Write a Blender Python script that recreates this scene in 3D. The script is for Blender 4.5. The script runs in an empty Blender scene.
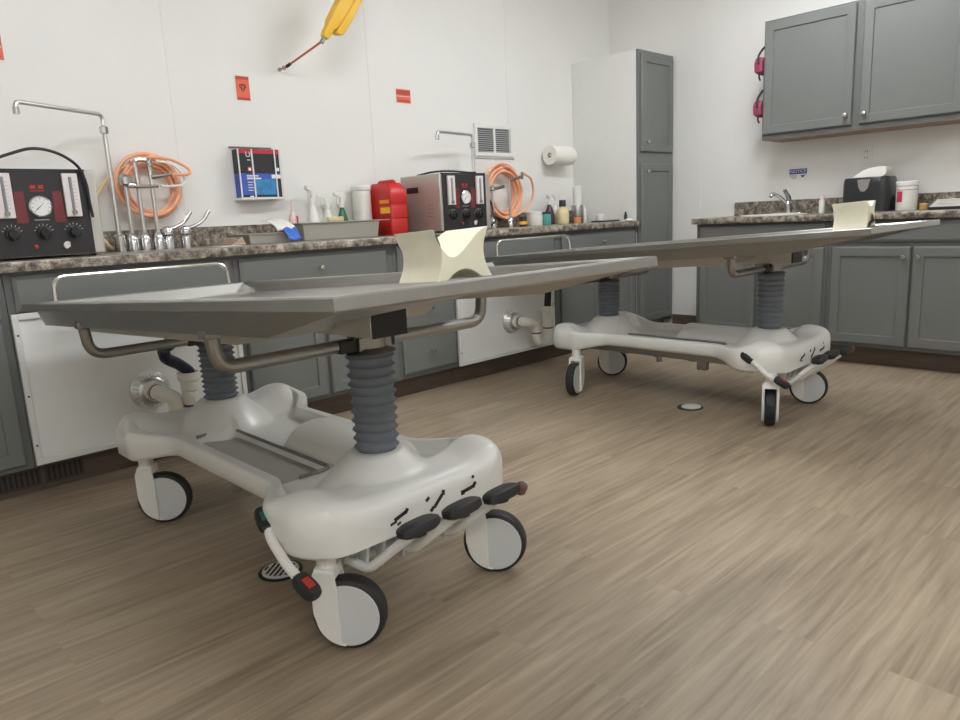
import bpy, bmesh, math, random
from mathutils import Vector, Matrix, Euler
from mathutils.bvhtree import BVHTree
random.seed(7)
S = bpy.context.scene
COL = S.collection
pi = math.pi

# ------------------------------------------------------------------ materials
def lin(c):
    c = c / 255.0
    return c / 12.92 if c <= 0.04045 else ((c + 0.055) / 1.055) ** 2.4
def rgb(t): return (lin(t[0]), lin(t[1]), lin(t[2]), 1.0)
def new_mat(name):
    m = bpy.data.materials.new(name); m.use_nodes = True
    return m, m.node_tree.nodes, m.node_tree.links, m.node_tree.nodes['Principled BSDF']
def mat(name, col, rough=0.5, metal=0.0, var=0.06, scale=18.0, bump=0.0, bscale=200.0, trans=0.0, coat=0.0, spec=None, stretch=(1, 1, 1)):
    m, N, L, B = new_mat(name)
    tc = N.new('ShaderNodeTexCoord')
    mp = N.new('ShaderNodeMapping'); mp.inputs['Scale'].default_value = stretch
    L.new(tc.outputs['Object'], mp.inputs['Vector'])
    nz = N.new('ShaderNodeTexNoise'); nz.inputs['Scale'].default_value = scale; nz.inputs['Detail'].default_value = 4
    L.new(mp.outputs['Vector'], nz.inputs['Vector'])
    rp = N.new('ShaderNodeValToRGB')
    c = rgb(col)
    rp.color_ramp.elements[0].position = 0.3; rp.color_ramp.elements[1].position = 0.7
    rp.color_ramp.elements[0].color = (c[0] * (1 - var), c[1] * (1 - var), c[2] * (1 - var), 1)
    rp.color_ramp.elements[1].color = (min(1, c[0] * (1 + var)), min(1, c[1] * (1 + var)), min(1, c[2] * (1 + var)), 1)
    L.new(nz.outputs['Fac'], rp.inputs['Fac']); L.new(rp.outputs['Color'], B.inputs['Base Color'])
    B.inputs['Roughness'].default_value = rough; B.inputs['Metallic'].default_value = metal
    if trans: B.inputs['Transmission Weight'].default_value = trans
    if coat: B.inputs['Coat Weight'].default_value = coat
    if spec is not None: B.inputs['Specular IOR Level'].default_value = spec
    if bump:
        n2 = N.new('ShaderNodeTexNoise'); n2.inputs['Scale'].default_value = bscale; n2.inputs['Detail'].default_value = 2
        L.new(mp.outputs['Vector'], n2.inputs['Vector'])
        bp = N.new('ShaderNodeBump'); bp.inputs['Strength'].default_value = bump; bp.inputs['Distance'].default_value = 0.002
        L.new(n2.outputs['Fac'], bp.inputs['Height']); L.new(bp.outputs['Normal'], B.inputs['Normal'])
    return m

def granite(name):
    m, N, L, B = new_mat(name)
    tc = N.new('ShaderNodeTexCoord')
    n1 = N.new('ShaderNodeTexNoise'); n1.inputs['Scale'].default_value = 26; n1.inputs['Detail'].default_value = 8; n1.inputs['Roughness'].default_value = 0.7
    L.new(tc.outputs['Object'], n1.inputs['Vector'])
    r1 = N.new('ShaderNodeValToRGB'); e = r1.color_ramp.elements
    e[0].position = 0.34; e[0].color = rgb((48, 42, 38)); e[1].position = 0.66; e[1].color = rgb((192, 182, 166))
    a = e.new(0.45); a.color = rgb((100, 90, 78)); b = e.new(0.55); b.color = rgb((146, 134, 118))
    L.new(n1.outputs['Fac'], r1.inputs['Fac'])
    v = N.new('ShaderNodeTexVoronoi'); v.inputs['Scale'].default_value = 120
    L.new(tc.outputs['Object'], v.inputs['Vector'])
    mx = N.new('ShaderNodeMix'); mx.data_type = 'RGBA'; mx.blend_type = 'OVERLAY'; mx.inputs['Factor'].default_value = 0.35
    L.new(r1.outputs['Color'], mx.inputs['A']); L.new(v.outputs['Distance'], mx.inputs['B'])
    hs = N.new('ShaderNodeHueSaturation'); hs.inputs['Saturation'].default_value = 0.9
    L.new(mx.outputs['Result'], hs.inputs['Color']); L.new(hs.outputs['Color'], B.inputs['Base Color'])
    B.inputs['Roughness'].default_value = 0.32
    return m

def planks(name):
    m, N, L, B = new_mat(name)
    tc = N.new('ShaderNodeTexCoord')
    br = N.new('ShaderNodeTexBrick'); br.offset = 0.37; br.offset_frequency = 2
    br.inputs['Scale'].default_value = 1.0; br.inputs['Brick Width'].default_value = 1.22; br.inputs['Row Height'].default_value = 0.152
    br.inputs['Mortar Size'].default_value = 0.0008; br.inputs['Mortar Smooth'].default_value = 0.3; br.inputs['Bias'].default_value = 0
    br.inputs['Color1'].default_value = (0, 0, 0, 1); br.inputs['Color2'].default_value = (1, 1, 1, 1); br.inputs['Mortar'].default_value = (0.25, 0.25, 0.25, 1)
    L.new(tc.outputs['Object'], br.inputs['Vector'])
    mp = N.new('ShaderNodeMapping'); mp.inputs['Scale'].default_value = (1.5, 26, 1)
    ad = N.new('ShaderNodeVectorMath'); ad.operation = 'MULTIPLY_ADD'
    L.new(br.outputs['Color'], ad.inputs[0]); ad.inputs[1].default_value = (3.1, 7.7, 0); L.new(tc.outputs['Object'], ad.inputs[2])
    L.new(ad.outputs['Vector'], mp.inputs['Vector'])
    n1 = N.new('ShaderNodeTexNoise'); n1.inputs['Scale'].default_value = 1.6; n1.inputs['Detail'].default_value = 7; n1.inputs['Roughness'].default_value = 0.62; n1.inputs['Distortion'].default_value = 0.5
    L.new(mp.outputs['Vector'], n1.inputs['Vector'])
    mp2 = N.new('ShaderNodeMapping'); mp2.inputs['Scale'].default_value = (1.2, 3.0, 1); L.new(tc.outputs['Object'], mp2.inputs['Vector'])
    n2 = N.new('ShaderNodeTexNoise'); n2.inputs['Scale'].default_value = 1.4; n2.inputs['Detail'].default_value = 4; L.new(mp2.outputs['Vector'], n2.inputs['Vector'])
    a1 = N.new('ShaderNodeMath'); a1.operation = 'MULTIPLY_ADD'; L.new(br.outputs['Color'], a1.inputs[0]); a1.inputs[1].default_value = 0.10; L.new(n1.outputs['Fac'], a1.inputs[2])
    a2 = N.new('ShaderNodeMath'); a2.operation = 'MULTIPLY_ADD'; L.new(n2.outputs['Fac'], a2.inputs[0]); a2.inputs[1].default_value = 0.30; L.new(a1.outputs[0], a2.inputs[2])
    r = N.new('ShaderNodeValToRGB'); e = r.color_ramp.elements
    e[0].position = 0.42; e[0].color = rgb((120, 104, 86)); e[1].position = 0.95; e[1].color = rgb((178, 161, 138))
    k = e.new(0.66); k.color = rgb((151, 134, 113))
    L.new(a2.outputs[0], r.inputs['Fac']); L.new(r.outputs['Color'], B.inputs['Base Color'])
    B.inputs['Roughness'].default_value = 0.45
    bp = N.new('ShaderNodeBump'); bp.inputs['Strength'].default_value = 0.15; bp.inputs['Distance'].default_value = 0.002
    L.new(n1.outputs['Fac'], bp.inputs['Height']); L.new(bp.outputs['Normal'], B.inputs['Normal'])
    return m

M = dict(
    wall=mat('frp_wall', (232, 230, 226), 0.42, var=0.012, scale=3, bump=0.25, bscale=140),
    trim=mat('white_trim', (228, 227, 223), 0.4, var=0.01),
    ceil=mat('ceiling_white', (236, 235, 232), 0.8, var=0.02),
    floor=planks('vinyl_planks'),
    base=mat('brown_baseboard', (92, 78, 68), 0.55, var=0.18, scale=4, stretch=(1, 1, 14)),
    cab=mat('grey_cabinet_paint', (113, 115, 112), 0.42, var=0.025, scale=6),
    cabin=mat('grey_cabinet_side', (103, 105, 103), 0.45, var=0.025, scale=6),
    wood=mat('cabinet_underside', (150, 124, 104), 0.6, var=0.1, scale=6, stretch=(1, 14, 1)),
    white=mat('white_laminate', (228, 228, 224), 0.4, var=0.012),
    panel=mat('white_access_panel', (240, 241, 239), 0.38, var=0.02, scale=4),
    counter=granite('granite_laminate'),
    pipe=mat('polished_pipe', (218, 218, 216), 0.30, 1.0, var=0.02),
    steel=mat('brushed_steel', (172, 171, 167), 0.33, 1.0, var=0.05, scale=9, stretch=(60, 1, 1)),
    satin=mat('satin_stainless', (196, 192, 184), 0.45, 0.65, var=0.03, scale=9, stretch=(40, 1, 1)),
    steeld=mat('dull_steel', (156, 153, 148), 0.38, 1.0, var=0.05, scale=12),
    chrome=mat('chrome', (205, 205, 206), 0.14, 1.0, var=0.02),
    nickel=mat('nickel_knob', (212, 208, 200), 0.22, 1.0, var=0.02),
    plastic=mat('white_base_plastic', (229, 228, 223), 0.34, var=0.012, scale=5, coat=0.15),
    tray=mat('grey_tray', (168, 163, 158), 0.42, var=0.03),
    disc=mat('caster_disc_grey', (205, 207, 207), 0.35, var=0.01),
    brownrub=mat('worn_brown_rubber', (104, 74, 68), 0.6, var=0.1),
    rubber=mat('black_rubber', (36, 37, 38), 0.6, var=0.1),
    bellow=mat('grey_bellow_rubber', (112, 119, 127), 0.62, var=0.05, scale=30),
    black=mat('black_plastic', (32, 31, 32), 0.42, var=0.08),
    teal=mat('teal_mark', (28, 92, 92), 0.5, var=0.05),
    redm=mat('red_mark', (176, 48, 34), 0.5, var=0.05),
    foam=mat('cream_headrest', (238, 232, 208), 0.5, var=0.035, scale=14),
    pvc=mat('cream_pvc', (236, 232, 222), 0.36, var=0.02),
    purple=mat('purple_primer', (74, 40, 92), 0.5, var=0.2, scale=60),
    navy=mat('navy_hose', (24, 32, 58), 0.5, var=0.08),
    blackhose=mat('black_hose', (30, 31, 34), 0.45, var=0.08),
    mpanel=mat('black_machine_face', (44, 42, 44), 0.35, var=0.05),
    mred=mat('dark_red_stripe', (112, 42, 46), 0.45, var=0.05),
    tube=mat('flow_tube', (222, 212, 210), 0.3, var=0.03, scale=40),
    gauge=mat('gauge_face', (222, 222, 220), 0.35, var=0.02),
    orange=mat('orange_hose', (242, 176, 140), 0.4, var=0.04, scale=30),
    straw=mat('straw_hose', (222, 200, 152), 0.4, var=0.03),
    sign=mat('orange_red_sign', (228, 106, 78), 0.55, var=0.02),
    signd=mat('dark_sign_ink', (184, 72, 56), 0.55, var=0.03),
    ink=mat('black_ink', (44, 36, 34), 0.6, var=0.05),
    yellow=mat('yellow_pendant', (244, 194, 66), 0.45, var=0.02),
    cordr=mat('red_cord', (188, 104, 90), 0.6, var=0.05),
    sharps=mat('red_sharps_plastic', (198, 42, 40), 0.35, var=0.03, scale=8),
    tin=mat('mustard_tin', (190, 150, 70), 0.5, var=0.04),
    labely=mat('yellow_label', (246, 196, 52), 0.5, var=0.02),
    labelo=mat('orange_label', (242, 150, 40), 0.5, var=0.02),
    milk=mat('milky_bottle', (232, 231, 224), 0.35, var=0.015),
    green=mat('green_liquid', (26, 104, 66), 0.3, var=0.05),
    pink=mat('pink_bottle', (236, 206, 204), 0.4, var=0.03),
    redl=mat('red_label', (196, 62, 88), 0.45, var=0.03),
    teall=mat('teal_jar', (92, 166, 164), 0.35, var=0.03),
    darkc=mat('dark_cap', (46, 56, 58), 0.4, var=0.05),
    cream=mat('cream_jar', (226, 208, 166), 0.4, var=0.03),
    brownb=mat('dark_bottle', (78, 52, 60), 0.3, var=0.05),
    orangel=mat('orange_liquid', (232, 152, 92), 0.3, var=0.03),
    paper=mat('white_paper', (236, 233, 226), 0.8, var=0.015, bump=0.3, bscale=90),
    kraft=mat('tan_paper', (196, 176, 156), 0.8, var=0.03),
    bluep=mat('blue_plastic_wrap', (66, 112, 206), 0.4, var=0.08, scale=40),
    boxblk=mat('glove_box_black', (40, 40, 44), 0.5, var=0.1, scale=30),
    boxred=mat('glove_box_red', (176, 48, 58), 0.5, var=0.05),
    boxblue=mat('glove_box_blue', (66, 92, 178), 0.5, var=0.12, scale=24),
    boxcyan=mat('glove_box_cyan', (58, 130, 184), 0.5, var=0.25, scale=24),
    acryl=mat('clear_holder_white', (232, 230, 230), 0.25, var=0.01),
    disp=mat('dispenser_black', (42, 43, 46), 0.28, var=0.05),
    dispg=mat('smoky_window', (150, 140, 138), 0.3, var=0.05),
    magenta=mat('magenta_strap', (152, 62, 90), 0.5, var=0.06),
    noticeb=mat('notice_blue', (62, 64, 146), 0.5, var=0.03),
    greyink=mat('grey_ink', (140, 140, 146), 0.6, var=0.03),
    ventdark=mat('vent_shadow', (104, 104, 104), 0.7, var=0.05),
    ventw=mat('vent_slats', (206, 207, 206), 0.45, var=0.01),
    toevent=mat('toe_vent_bronze', (74, 60, 52), 0.5, var=0.05),
)
def emission(name, col, st):
    m, N, L, B = new_mat(name)
    B.inputs['Base Color'].default_value = (1, 1, 1, 1)
    B.inputs['Emission Color'].default_value = col; B.inputs['Emission Strength'].default_value = st
    return m
M['lamp'] = emission('lamp_diffuser', (0.945, 0.985, 1.015, 1), 23.5)

# ------------------------------------------------------------------ building helpers
def tag(o, label=None, cat=None, group=None, kind=None):
    if label: o['label'] = label
    if cat: o['category'] = cat
    if group: o['group'] = group
    if kind: o['kind'] = kind
    return o
def thing(name, label, cat, loc=(0, 0, 0), group=None, rz=0.0):
    o = bpy.data.objects.new(name, None); COL.objects.link(o)
    o.empty_display_size = 0.05; o.location = loc; o.rotation_euler = (0, 0, rz)
    return tag(o, label, cat, group)
def wloc(o):
    v = Vector((0, 0, 0))
    while o is not None:
        v += o.location; o = o.parent
    return v

class MB:
    """collects shapes into one bmesh"""
    def __init__(s): s.bm = bmesh.new()
    def box(s, lo, hi, mtx=None):
        x0, y0, z0 = lo; x1, y1, z1 = hi
        vs = [s.bm.verts.new(p) for p in ((x0, y0, z0), (x1, y0, z0), (x1, y1, z0), (x0, y1, z0), (x0, y0, z1), (x1, y0, z1), (x1, y1, z1), (x0, y1, z1))]
        for f in ((0, 3, 2, 1), (4, 5, 6, 7), (0, 1, 5, 4), (1, 2, 6, 5), (2, 3, 7, 6), (3, 0, 4, 7)): s.bm.faces.new([vs[i] for i in f])
        if mtx is not None:
            for v in vs: v.co = mtx @ v.co
        return s
    def loops(s, rings, cap0=True, cap1=True, closed=True):
        R = [[s.bm.verts.new(p) for p in r] for r in rings]
        n = len(R[0])
        for a, b in zip(R, R[1:]):
            for i in range(n if closed else n - 1):
                j = (i + 1) % n
                s.bm.faces.new((a[i], a[j], b[j], b[i]))
        if cap0: s.bm.faces.new(list(reversed(R[0])))
        if cap1: s.bm.faces.new(R[-1])
        return s
    def lathe(s, prof, base=(0, 0, 0), axis=(0, 0, 1), n=24, cap=True):
        ax = Vector(axis).normalized(); q = ax.to_track_quat('Z', 'Y'); b = Vector(base)
        rings = []
        for r, h in prof:
            r = max(r, 1e-4)
            rings.append([b + q @ Vector((r * math.cos(2 * pi * i / n), r * math.sin(2 * pi * i / n), h)) for i in range(n)])
        return s.loops(rings, cap, cap)
    def cyl(s, p0, p1, r, r1=None, n=20):
        p0, p1 = Vector(p0), Vector(p1)
        return s.lathe([(r, 0), (r if r1 is None else r1, (p1 - p0).length)], p0, p1 - p0, n)
    def tube(s, pts, r, n=10, closed=False, cap=True):
        P = [Vector(p) for p in pts]; m = len(P); rings = []
        T = []
        for i in range(m):
            a = P[(i - 1) % m] if (i or closed) else P[i]; b = P[(i + 1) % m] if (i < m - 1 or closed) else P[i]
            T.append((b - a).normalized())
        nrm = T[0].orthogonal().normalized()
        for i in range(m):
            if i:
                nrm = (T[i - 1].rotation_difference(T[i])) @ nrm
                nrm = (nrm - T[i] * nrm.dot(T[i])).normalized()
            bn = T[i].cross(nrm)
            rr = r[i] if isinstance(r, (list, tuple)) else r
            rings.append([P[i] + (nrm * math.cos(2 * pi * k / n) + bn * math.sin(2 * pi * k / n)) * rr for k in range(n)])
        if closed: rings.append(rings[0]); cap = False
        s.loops(rings, cap, cap)
        if closed: bmesh.ops.remove_doubles(s.bm, verts=s.bm.verts, dist=1e-6)
        return s
    def prism(s, pts, vec):
        v = Vector(vec); a = [Vector(p) for p in pts]
        return s.loops([a, [p + v for p in a]])
    def quad(s, *pts):
        s.bm.faces.new([s.bm.verts.new(p) for p in pts]); return s
    def build(s, name, material, parent=None, smooth=30, bevel=0, seg=2, world=True, loc=None, rot=None, sub=0):
        bmesh.ops.recalc_face_normals(s.bm, faces=s.bm.faces)
        if parent is not None and world:
            off = -wloc(parent)
            for v in s.bm.verts: v.co += off
        me = bpy.data.meshes.new(name); s.bm.to_mesh(me); s.bm.free()
        me.materials.append(M[material] if isinstance(material, str) else material)
        if smooth:
            me.shade_smooth(); me.set_sharp_from_angle(angle=math.radians(smooth))
        o = bpy.data.objects.new(name, me); COL.objects.link(o)
        if parent is not None: o.parent = parent
        if loc is not None: o.location = loc
        if rot is not None: o.rotation_euler = rot
        if sub:
            md = o.modifiers.new('sub', 'SUBSURF'); md.levels = sub; md.render_levels = sub
        if bevel:
            md = o.modifiers.new('bevel', 'BEVEL'); md.width = bevel; md.segments = seg; md.limit_method = 'ANGLE'; md.angle_limit = math.radians(40)
        return o

def arc(c, r, a0, a1, n, u, v):
    c, u, v = Vector(c), Vector(u), Vector(v)
    return [c + u * (r * math.cos(a0 + (a1 - a0) * i / n)) + v * (r * math.sin(a0 + (a1 - a0) * i / n)) for i in range(n + 1)]
def fillet(pts, r, n=6):
    P = [Vector(p) for p in pts]; out = [P[0]]
    for a, b, c in zip(P, P[1:], P[2:]):
        d1, d2 = (a - b), (c - b); l = min(r, d1.length * 0.49, d2.length * 0.49)
        p, q = b + d1.normalized() * l, b + d2.normalized() * l
        for i in range(n + 1):
            t = i / n; out.append(p * (1 - t) ** 2 + b * 2 * t * (1 - t) + q * t * t)
    out.append(P[-1]); return out
def spline(pts, n=8):
    P = [Vector(p) for p in pts]; P = [P[0] * 2 - P[1]] + P + [P[-1] * 2 - P[-2]]; out = []
    for i in range(1, len(P) - 2):
        for k in range(n):
            t = k / n; a, b, c, d = P[i - 1:i + 3]
            out.append(0.5 * ((2 * b) + (c - a) * t + (2 * a - 5 * b + 4 * c - d) * t * t + (3 * b - a - 3 * c + d) * t ** 3))
    out.append(P[-2]); return out
def lettering(txt, size, origin, right, up, material, parent, name='lettering', ext=0.0004):
    cu = bpy.data.curves.new('txt', 'FONT'); cu.body = txt; cu.size = size; cu.align_x = 'CENTER'; cu.align_y = 'CENTER'; cu.extrude = ext
    t = bpy.data.objects.new('txt', cu); COL.objects.link(t)
    bpy.context.view_layer.update()
    me = bpy.data.meshes.new_from_object(t.evaluated_get(bpy.context.evaluated_depsgraph_get()))
    bpy.data.objects.remove(t); bpy.data.curves.remove(cu)
    r, u = Vector(right).normalized(), Vector(up).normalized(); n = r.cross(u)
    mx = Matrix((r, u, n)).transposed(); off = wloc(parent)
    for v in me.vertices: v.co = mx @ v.co + Vector(origin) - off
    me.materials.clear(); me.materials.append(M[material]); me.name = name
    o = bpy.data.objects.new(name, me); COL.objects.link(o); o.parent = parent
    return o
class Fr:
    """face frame: a along the front, z up, n out of the front"""
    def __init__(s, org, a, n): s.o, s.a, s.n = Vector(org), Vector(a), Vector(n)
    def __call__(s, a, z, n=0.0): return s.o + s.a * a + Vector((0, 0, z)) + s.n * n
def rect(F, a0, a1, z0, z1, n): return [F(a0, z0, n), F(a1, z0, n), F(a1, z1, n), F(a0, z1, n)]
def fbox(mb, F, a0, a1, z0, z1, n0, n1): return mb.loops([rect(F, a0, a1, z0, z1, n0), rect(F, a0, a1, z0, z1, n1)])
def shaker(F, a0, a1, z0, z1, n0=0.0, th=0.02, rail=0.056):
    mb = MB(); c = 0.009
    R = lambda d, n: rect(F, a0 + d, a1 - d, z0 + d, z1 - d, n0 + n)
    mb.loops([R(0, 0), R(0, th - c), R(0.002, th - 0.005), R(0.005, th - 0.0015), R(c, th), R(rail - 0.003, th), R(rail, th - 0.001), R(rail + 0.003, th - 0.009), R(rail + 0.007, th - 0.009)])
    return mb
def slab(F, a0, a1, z0, z1, n0=0.0, th=0.02):
    mb = MB(); R = lambda d, n: rect(F, a0 + d, a1 - d, z0 + d, z1 - d, n0 + n)
    return mb.loops([R(0, 0), R(0, th - 0.008), R(0.014, th)])
def knob(F, a, z, n, parent):
    mb = MB(); mb.lathe([(0.006, 0), (0.005, 0.012), (0.012, 0.018), (0.0155, 0.024), (0.013, 0.030), (0.004, 0.032)], F(a, z, n), F.n, 16)
    return mb.build('knob', 'nickel', parent, smooth=50)

# ------------------------------------------------------------------ the room
XL, YF, H = -7.0, -5.9, 2.78
def struct(name, mb, m, **k): return tag(mb.build(name, m, **k), kind='structure')
struct('floor', MB().box((XL, YF, -0.1), (0, 0, 0)), 'floor', smooth=0)
struct('ceiling', MB().box((XL, YF, H), (0, 0, H + 0.1)), 'ceil', smooth=0)
struct('wall_back', MB().box((XL, 0, 0), (0, 0.1, H)), 'wall', smooth=0)
struct('wall_right', MB().box((0, YF, 0), (0.1, 0.1, H)), 'wall', smooth=0)
struct('wall_left', MB().box((XL - 0.1, YF, 0), (XL, 0.1, H)), 'wall', smooth=0)
struct('wall_front', MB().box((XL - 0.1, YF - 0.1, 0), (0.1, YF, H)), 'wall', smooth=0)
k = 1
for x in (-6.11, -4.89, -3.67, -2.45, -1.225):
    struct('trim_%d' % k, MB().box((x - 0.012, -0.0018, 1.016), (x + 0.012, -0.0002, H - 0.001)), 'wall'); k += 1
for y in (-0.85, -3.29, -4.51, -5.7):
    struct('trim_%d' % k, MB().box((-0.0018, y - 0.012, 0.137 if y > -1 else 1.1), (-0.0002, y + 0.012, H - 0.001)), 'wall'); k += 1
struct('trim_%d' % k, MB().prism([(-0.0002, -0.0002, 2.16), (-0.022, -0.0002, 2.16), (-0.006, -0.006, 2.16), (-0.0002, -0.022, 2.16)], (0, 0, H - 2.161)), 'trim')
bb = MB().box((-0.012, -1.148, 0.0005), (-0.0005, -0.625, 0.135))
struct('baseboard_right', bb, 'base', bevel=0.003)

# ------------------------------------------------------------------ cabinets along the back wall
FA = Fr((0, -0.60, 0), (1, 0, 0), (0, -1, 0))
ZT, ZB, TH = 0.874, 0.115, 0.02
def base_cab(name, label, F, a0, a1, group, toe=True):
    lo = F(a0, 0, -0.595); hi = F(a1, 0, 0)
    t = thing(name, label, 'cabinet', F((a0 + a1) / 2, 0, -0.3), group)
    mb = MB(); fbox(mb, F, a0 + 0.0005, a1 - 0.0005, ZB, ZT, -0.594, 0.0)
    mb.build('carcass', 'cabin', t, bevel=0.001)
    mb = MB(); fbox(mb, F, a0 + 0.0005, a1 - 0.0005, 0.001, ZB - 0.0005, -0.30, -0.065)
    mb.build('toe_kick', 'base', t)
    return t
GA = 'grey base cabinets along the back wall'
def door(F, t, a0, a1, z0, z1, ka=None, kz=None, n0=0.0005):
    d = shaker(F, a0, a1, z0, z1, n0, TH).build('door', 'cab', t, smooth=20)
    if ka is not None: knob(F, ka, kz, n0 + TH, d)
    return d
def drawer(F, t, a0, a1, z0, z1, ka=None, name='drawer'):
    d = slab(F, a0, a1, z0, z1, 0.0005, TH).build(name, 'cab', t, smooth=20)
    if ka is not None: knob(F, ka, (z0 + z1) / 2, TH, d)
    return d
c = base_cab('base_cabinet', 'grey shaker base cabinet cut off by the left edge of the photo', FA, -5.54, -4.64, GA)
drawer(FA, c, -5.51, -4.665, 0.705, 0.858, -5.09); door(FA, c, -5.51, -5.10, 0.135, 0.69, -5.13, 0.64); door(FA, c, -5.08, -4.665, 0.135, 0.69, -5.05, 0.64)
c = base_cab('sink_cabinet', 'grey sink cabinet under the left pump machine, closed by a white panel', FA, -4.639, -3.74, GA)
drawer(FA, c, -4.613, -3.765, 0.725, 0.858, None, 'false_drawer')
def access_panel(t, a0, a1, z0, z1):
    F = FA; mb = MB()
    fbox(mb, F, a0 + 0.02, a1 - 0.02, z0 + 0.02, z1 - 0.02, 0.0005, 0.012)
    p = mb.build('access_panel', 'panel', t)
    mb = MB(); w = 0.022
    fbox(mb, F, a0, a0 + w, z0, z1, 0.0005, 0.020); fbox(mb, F, a1 - w, a1, z0, z1, 0.0005, 0.020)
    fbox(mb, F, a0 + w, a1 - w, z0, z0 + w, 0.0005, 0.0195); fbox(mb, F, a0 + w, a1 - w, z1 - w, z1, 0.0005, 0.0195)
    mb.build('panel_edging', 'white', p, bevel=0.002)
    mb = MB()
    for a in (a0 + 0.011, a1 - 0.011):
        for z in (z0 + 0.08, (z0 + z1) / 2 - 0.02, z1 - 0.08): mb.cyl(F(a, z, 0.019), F(a, z, 0.0215), 0.004, n=8)
    mb.build('screws', 'black', p)
access_panel(c, -4.635, -3.745, 0.125, 0.718)
c = base_cab('base_cabinet', 'grey two door base cabinet with one wide drawer, below the stainless tub', FA, -3.739, -2.83, GA)
drawer(FA, c, -3.715, -2.878, 0.718, 0.856, -3.297); door(FA, c, -3.715, -3.302, 0.135, 0.69, -3.33, 0.64); door(FA, c, -3.282, -2.868, 0.135, 0.69, -3.25, 0.64)
c = base_cab('drawer_cabinet', 'narrow grey stack of drawers below the red sharps bin', FA, -2.829, -2.392, GA)
drawer(FA, c, -2.805, -2.41, 0.14, 0.372, -2.607); drawer(FA, c, -2.805, -2.41, 0.392, 0.60, -2.607); drawer(FA, c, -2.805, -2.41, 0.62, 0.858, -2.607)
c = base_cab('sink_cabinet', 'grey sink cabinet under the right pump machine, closed by a white panel', FA, -2.391, -1.46, GA)
drawer(FA, c, -2.366, -1.487, 0.725, 0.856, None, 'false_drawer')
access_panel(c, -2.385, -1.50, 0.117, 0.718)
c = base_cab('base_cabinet', 'grey two door base cabinet with drawer, against the tall pantry', FA, -1.459, -0.492, GA)
drawer(FA, c, -1.40, -0.53, 0.718, 0.846, -0.956); door(FA, c, -1.42, -0.985, 0.135, 0.69, -1.0, 0.64); door(FA, c, -0.965, -0.53, 0.135, 0.69, -0.93, 0.64)

def countertop(name, label, F, a0, a1, gap=None):
    t = thing(name, label, 'countertop', F((a0 + a1) / 2, 0, 0))
    prof = [(-0.597, 0.876), (0.045, 0.876), (0.047, 0.882), (0.047, 0.906), (0.043, 0.913), (0.035, 0.914), (-0.597, 0.914)]
    MB().loops([[F(a0, z, n) for n, z in prof], [F(a1, z, n) for n, z in prof]]).build('worktop', 'counter', t, smooth=40)
    mb = MB(); fbox(mb, F, a0 + 0.001, a1 - 0.001, 0.9142, 1.012, -0.597, -0.577); mb.build('backsplash', 'counter', t, bevel=0.002)
    return t
countertop('countertop', 'long speckled granite look countertop along the back wall', FA, -5.56, -0.49)

# tall pantry in the corner
t = thing('pantry_cabinet', 'tall pantry cabinet with white side and grey doors in the corner', 'cabinet', (-0.245, -0.3, 0))
MB().box((-0.4865, -0.598, 0.10), (-0.003, -0.003, 2.143)).build('carcass', 'white', t, bevel=0.001)
MB().box((-0.4865, -0.616, 0.10), (-0.003, -0.5985, 2.143)).build('face_frame', 'cab', t, bevel=0.001)
MB().box((-0.4865, -0.54, 0.001), (-0.003, -0.03, 0.0995)).build('toe_kick', 'base', t)
FP = Fr((0, -0.616, 0), (1, 0, 0), (0, -1, 0))
door(FP, t, -0.462, -0.026, 1.42, 2.115, -0.41, 1.488); door(FP, t, -0.462, -0.026, 0.125, 1.335, -0.41, 1.275)

# ------------------------------------------------------------------ cabinets along the right wall
FB = Fr((-0.60, 0, 0), (0, -1, 0), (-1, 0, 0))
GB = 'grey base cabinets along the right wall'
c = base_cab('base_cabinet', 'grey two door base cabinet below the small sink, left end of right wall', FB, 1.17, 2.055, GB)
drawer(FB, c, 1.20, 2.03, 0.735, 0.858, None, 'false_drawer'); door(FB, c, 1.20, 1.603, 0.145, 0.715, 1.57, 0.66); door(FB, c, 1.617, 2.035, 0.145, 0.715, 1.65, 0.66)
c = base_cab('base_cabinet', 'grey two door base cabinet below the black towel dispenser, at right edge', FB, 2.056, 2.97, GB)
drawer(FB, c, 2.08, 2.945, 0.745, 0.858); door(FB, c, 2.08, 2.512, 0.135, 0.718, 2.48, 0.66); door(FB, c, 2.524, 2.945, 0.135, 0.718, 2.556, 0.66)
countertop('countertop', 'speckled granite look countertop with the small faucet, on the right wall', FB, 1.152, 2.99)
# wall cabinet
FU = Fr((-0.305, 0, 0), (0, -1, 0), (-1, 0, 0))
t = thing('wall_cabinet', 'grey double door wall cabinet hanging above the right countertop', 'cabinet', (-0.15, -2.07, 1.417))
MB().box((-0.305, -2.665, 1.416), (-0.002, -1.479, 2.168)).build('carcass', 'cabin', t, bevel=0.001)
MB().box((-0.303, -2.66, 1.4125), (-0.003, -1.484, 1.4155)).build('bottom_panel', 'wood', t)
door(FU, t, 1.490, 2.052, 1.447, 2.155, 2.018, 1.510); door(FU, t, 2.095, 2.645, 1.447, 2.155, 2.128, 1.506)

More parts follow.
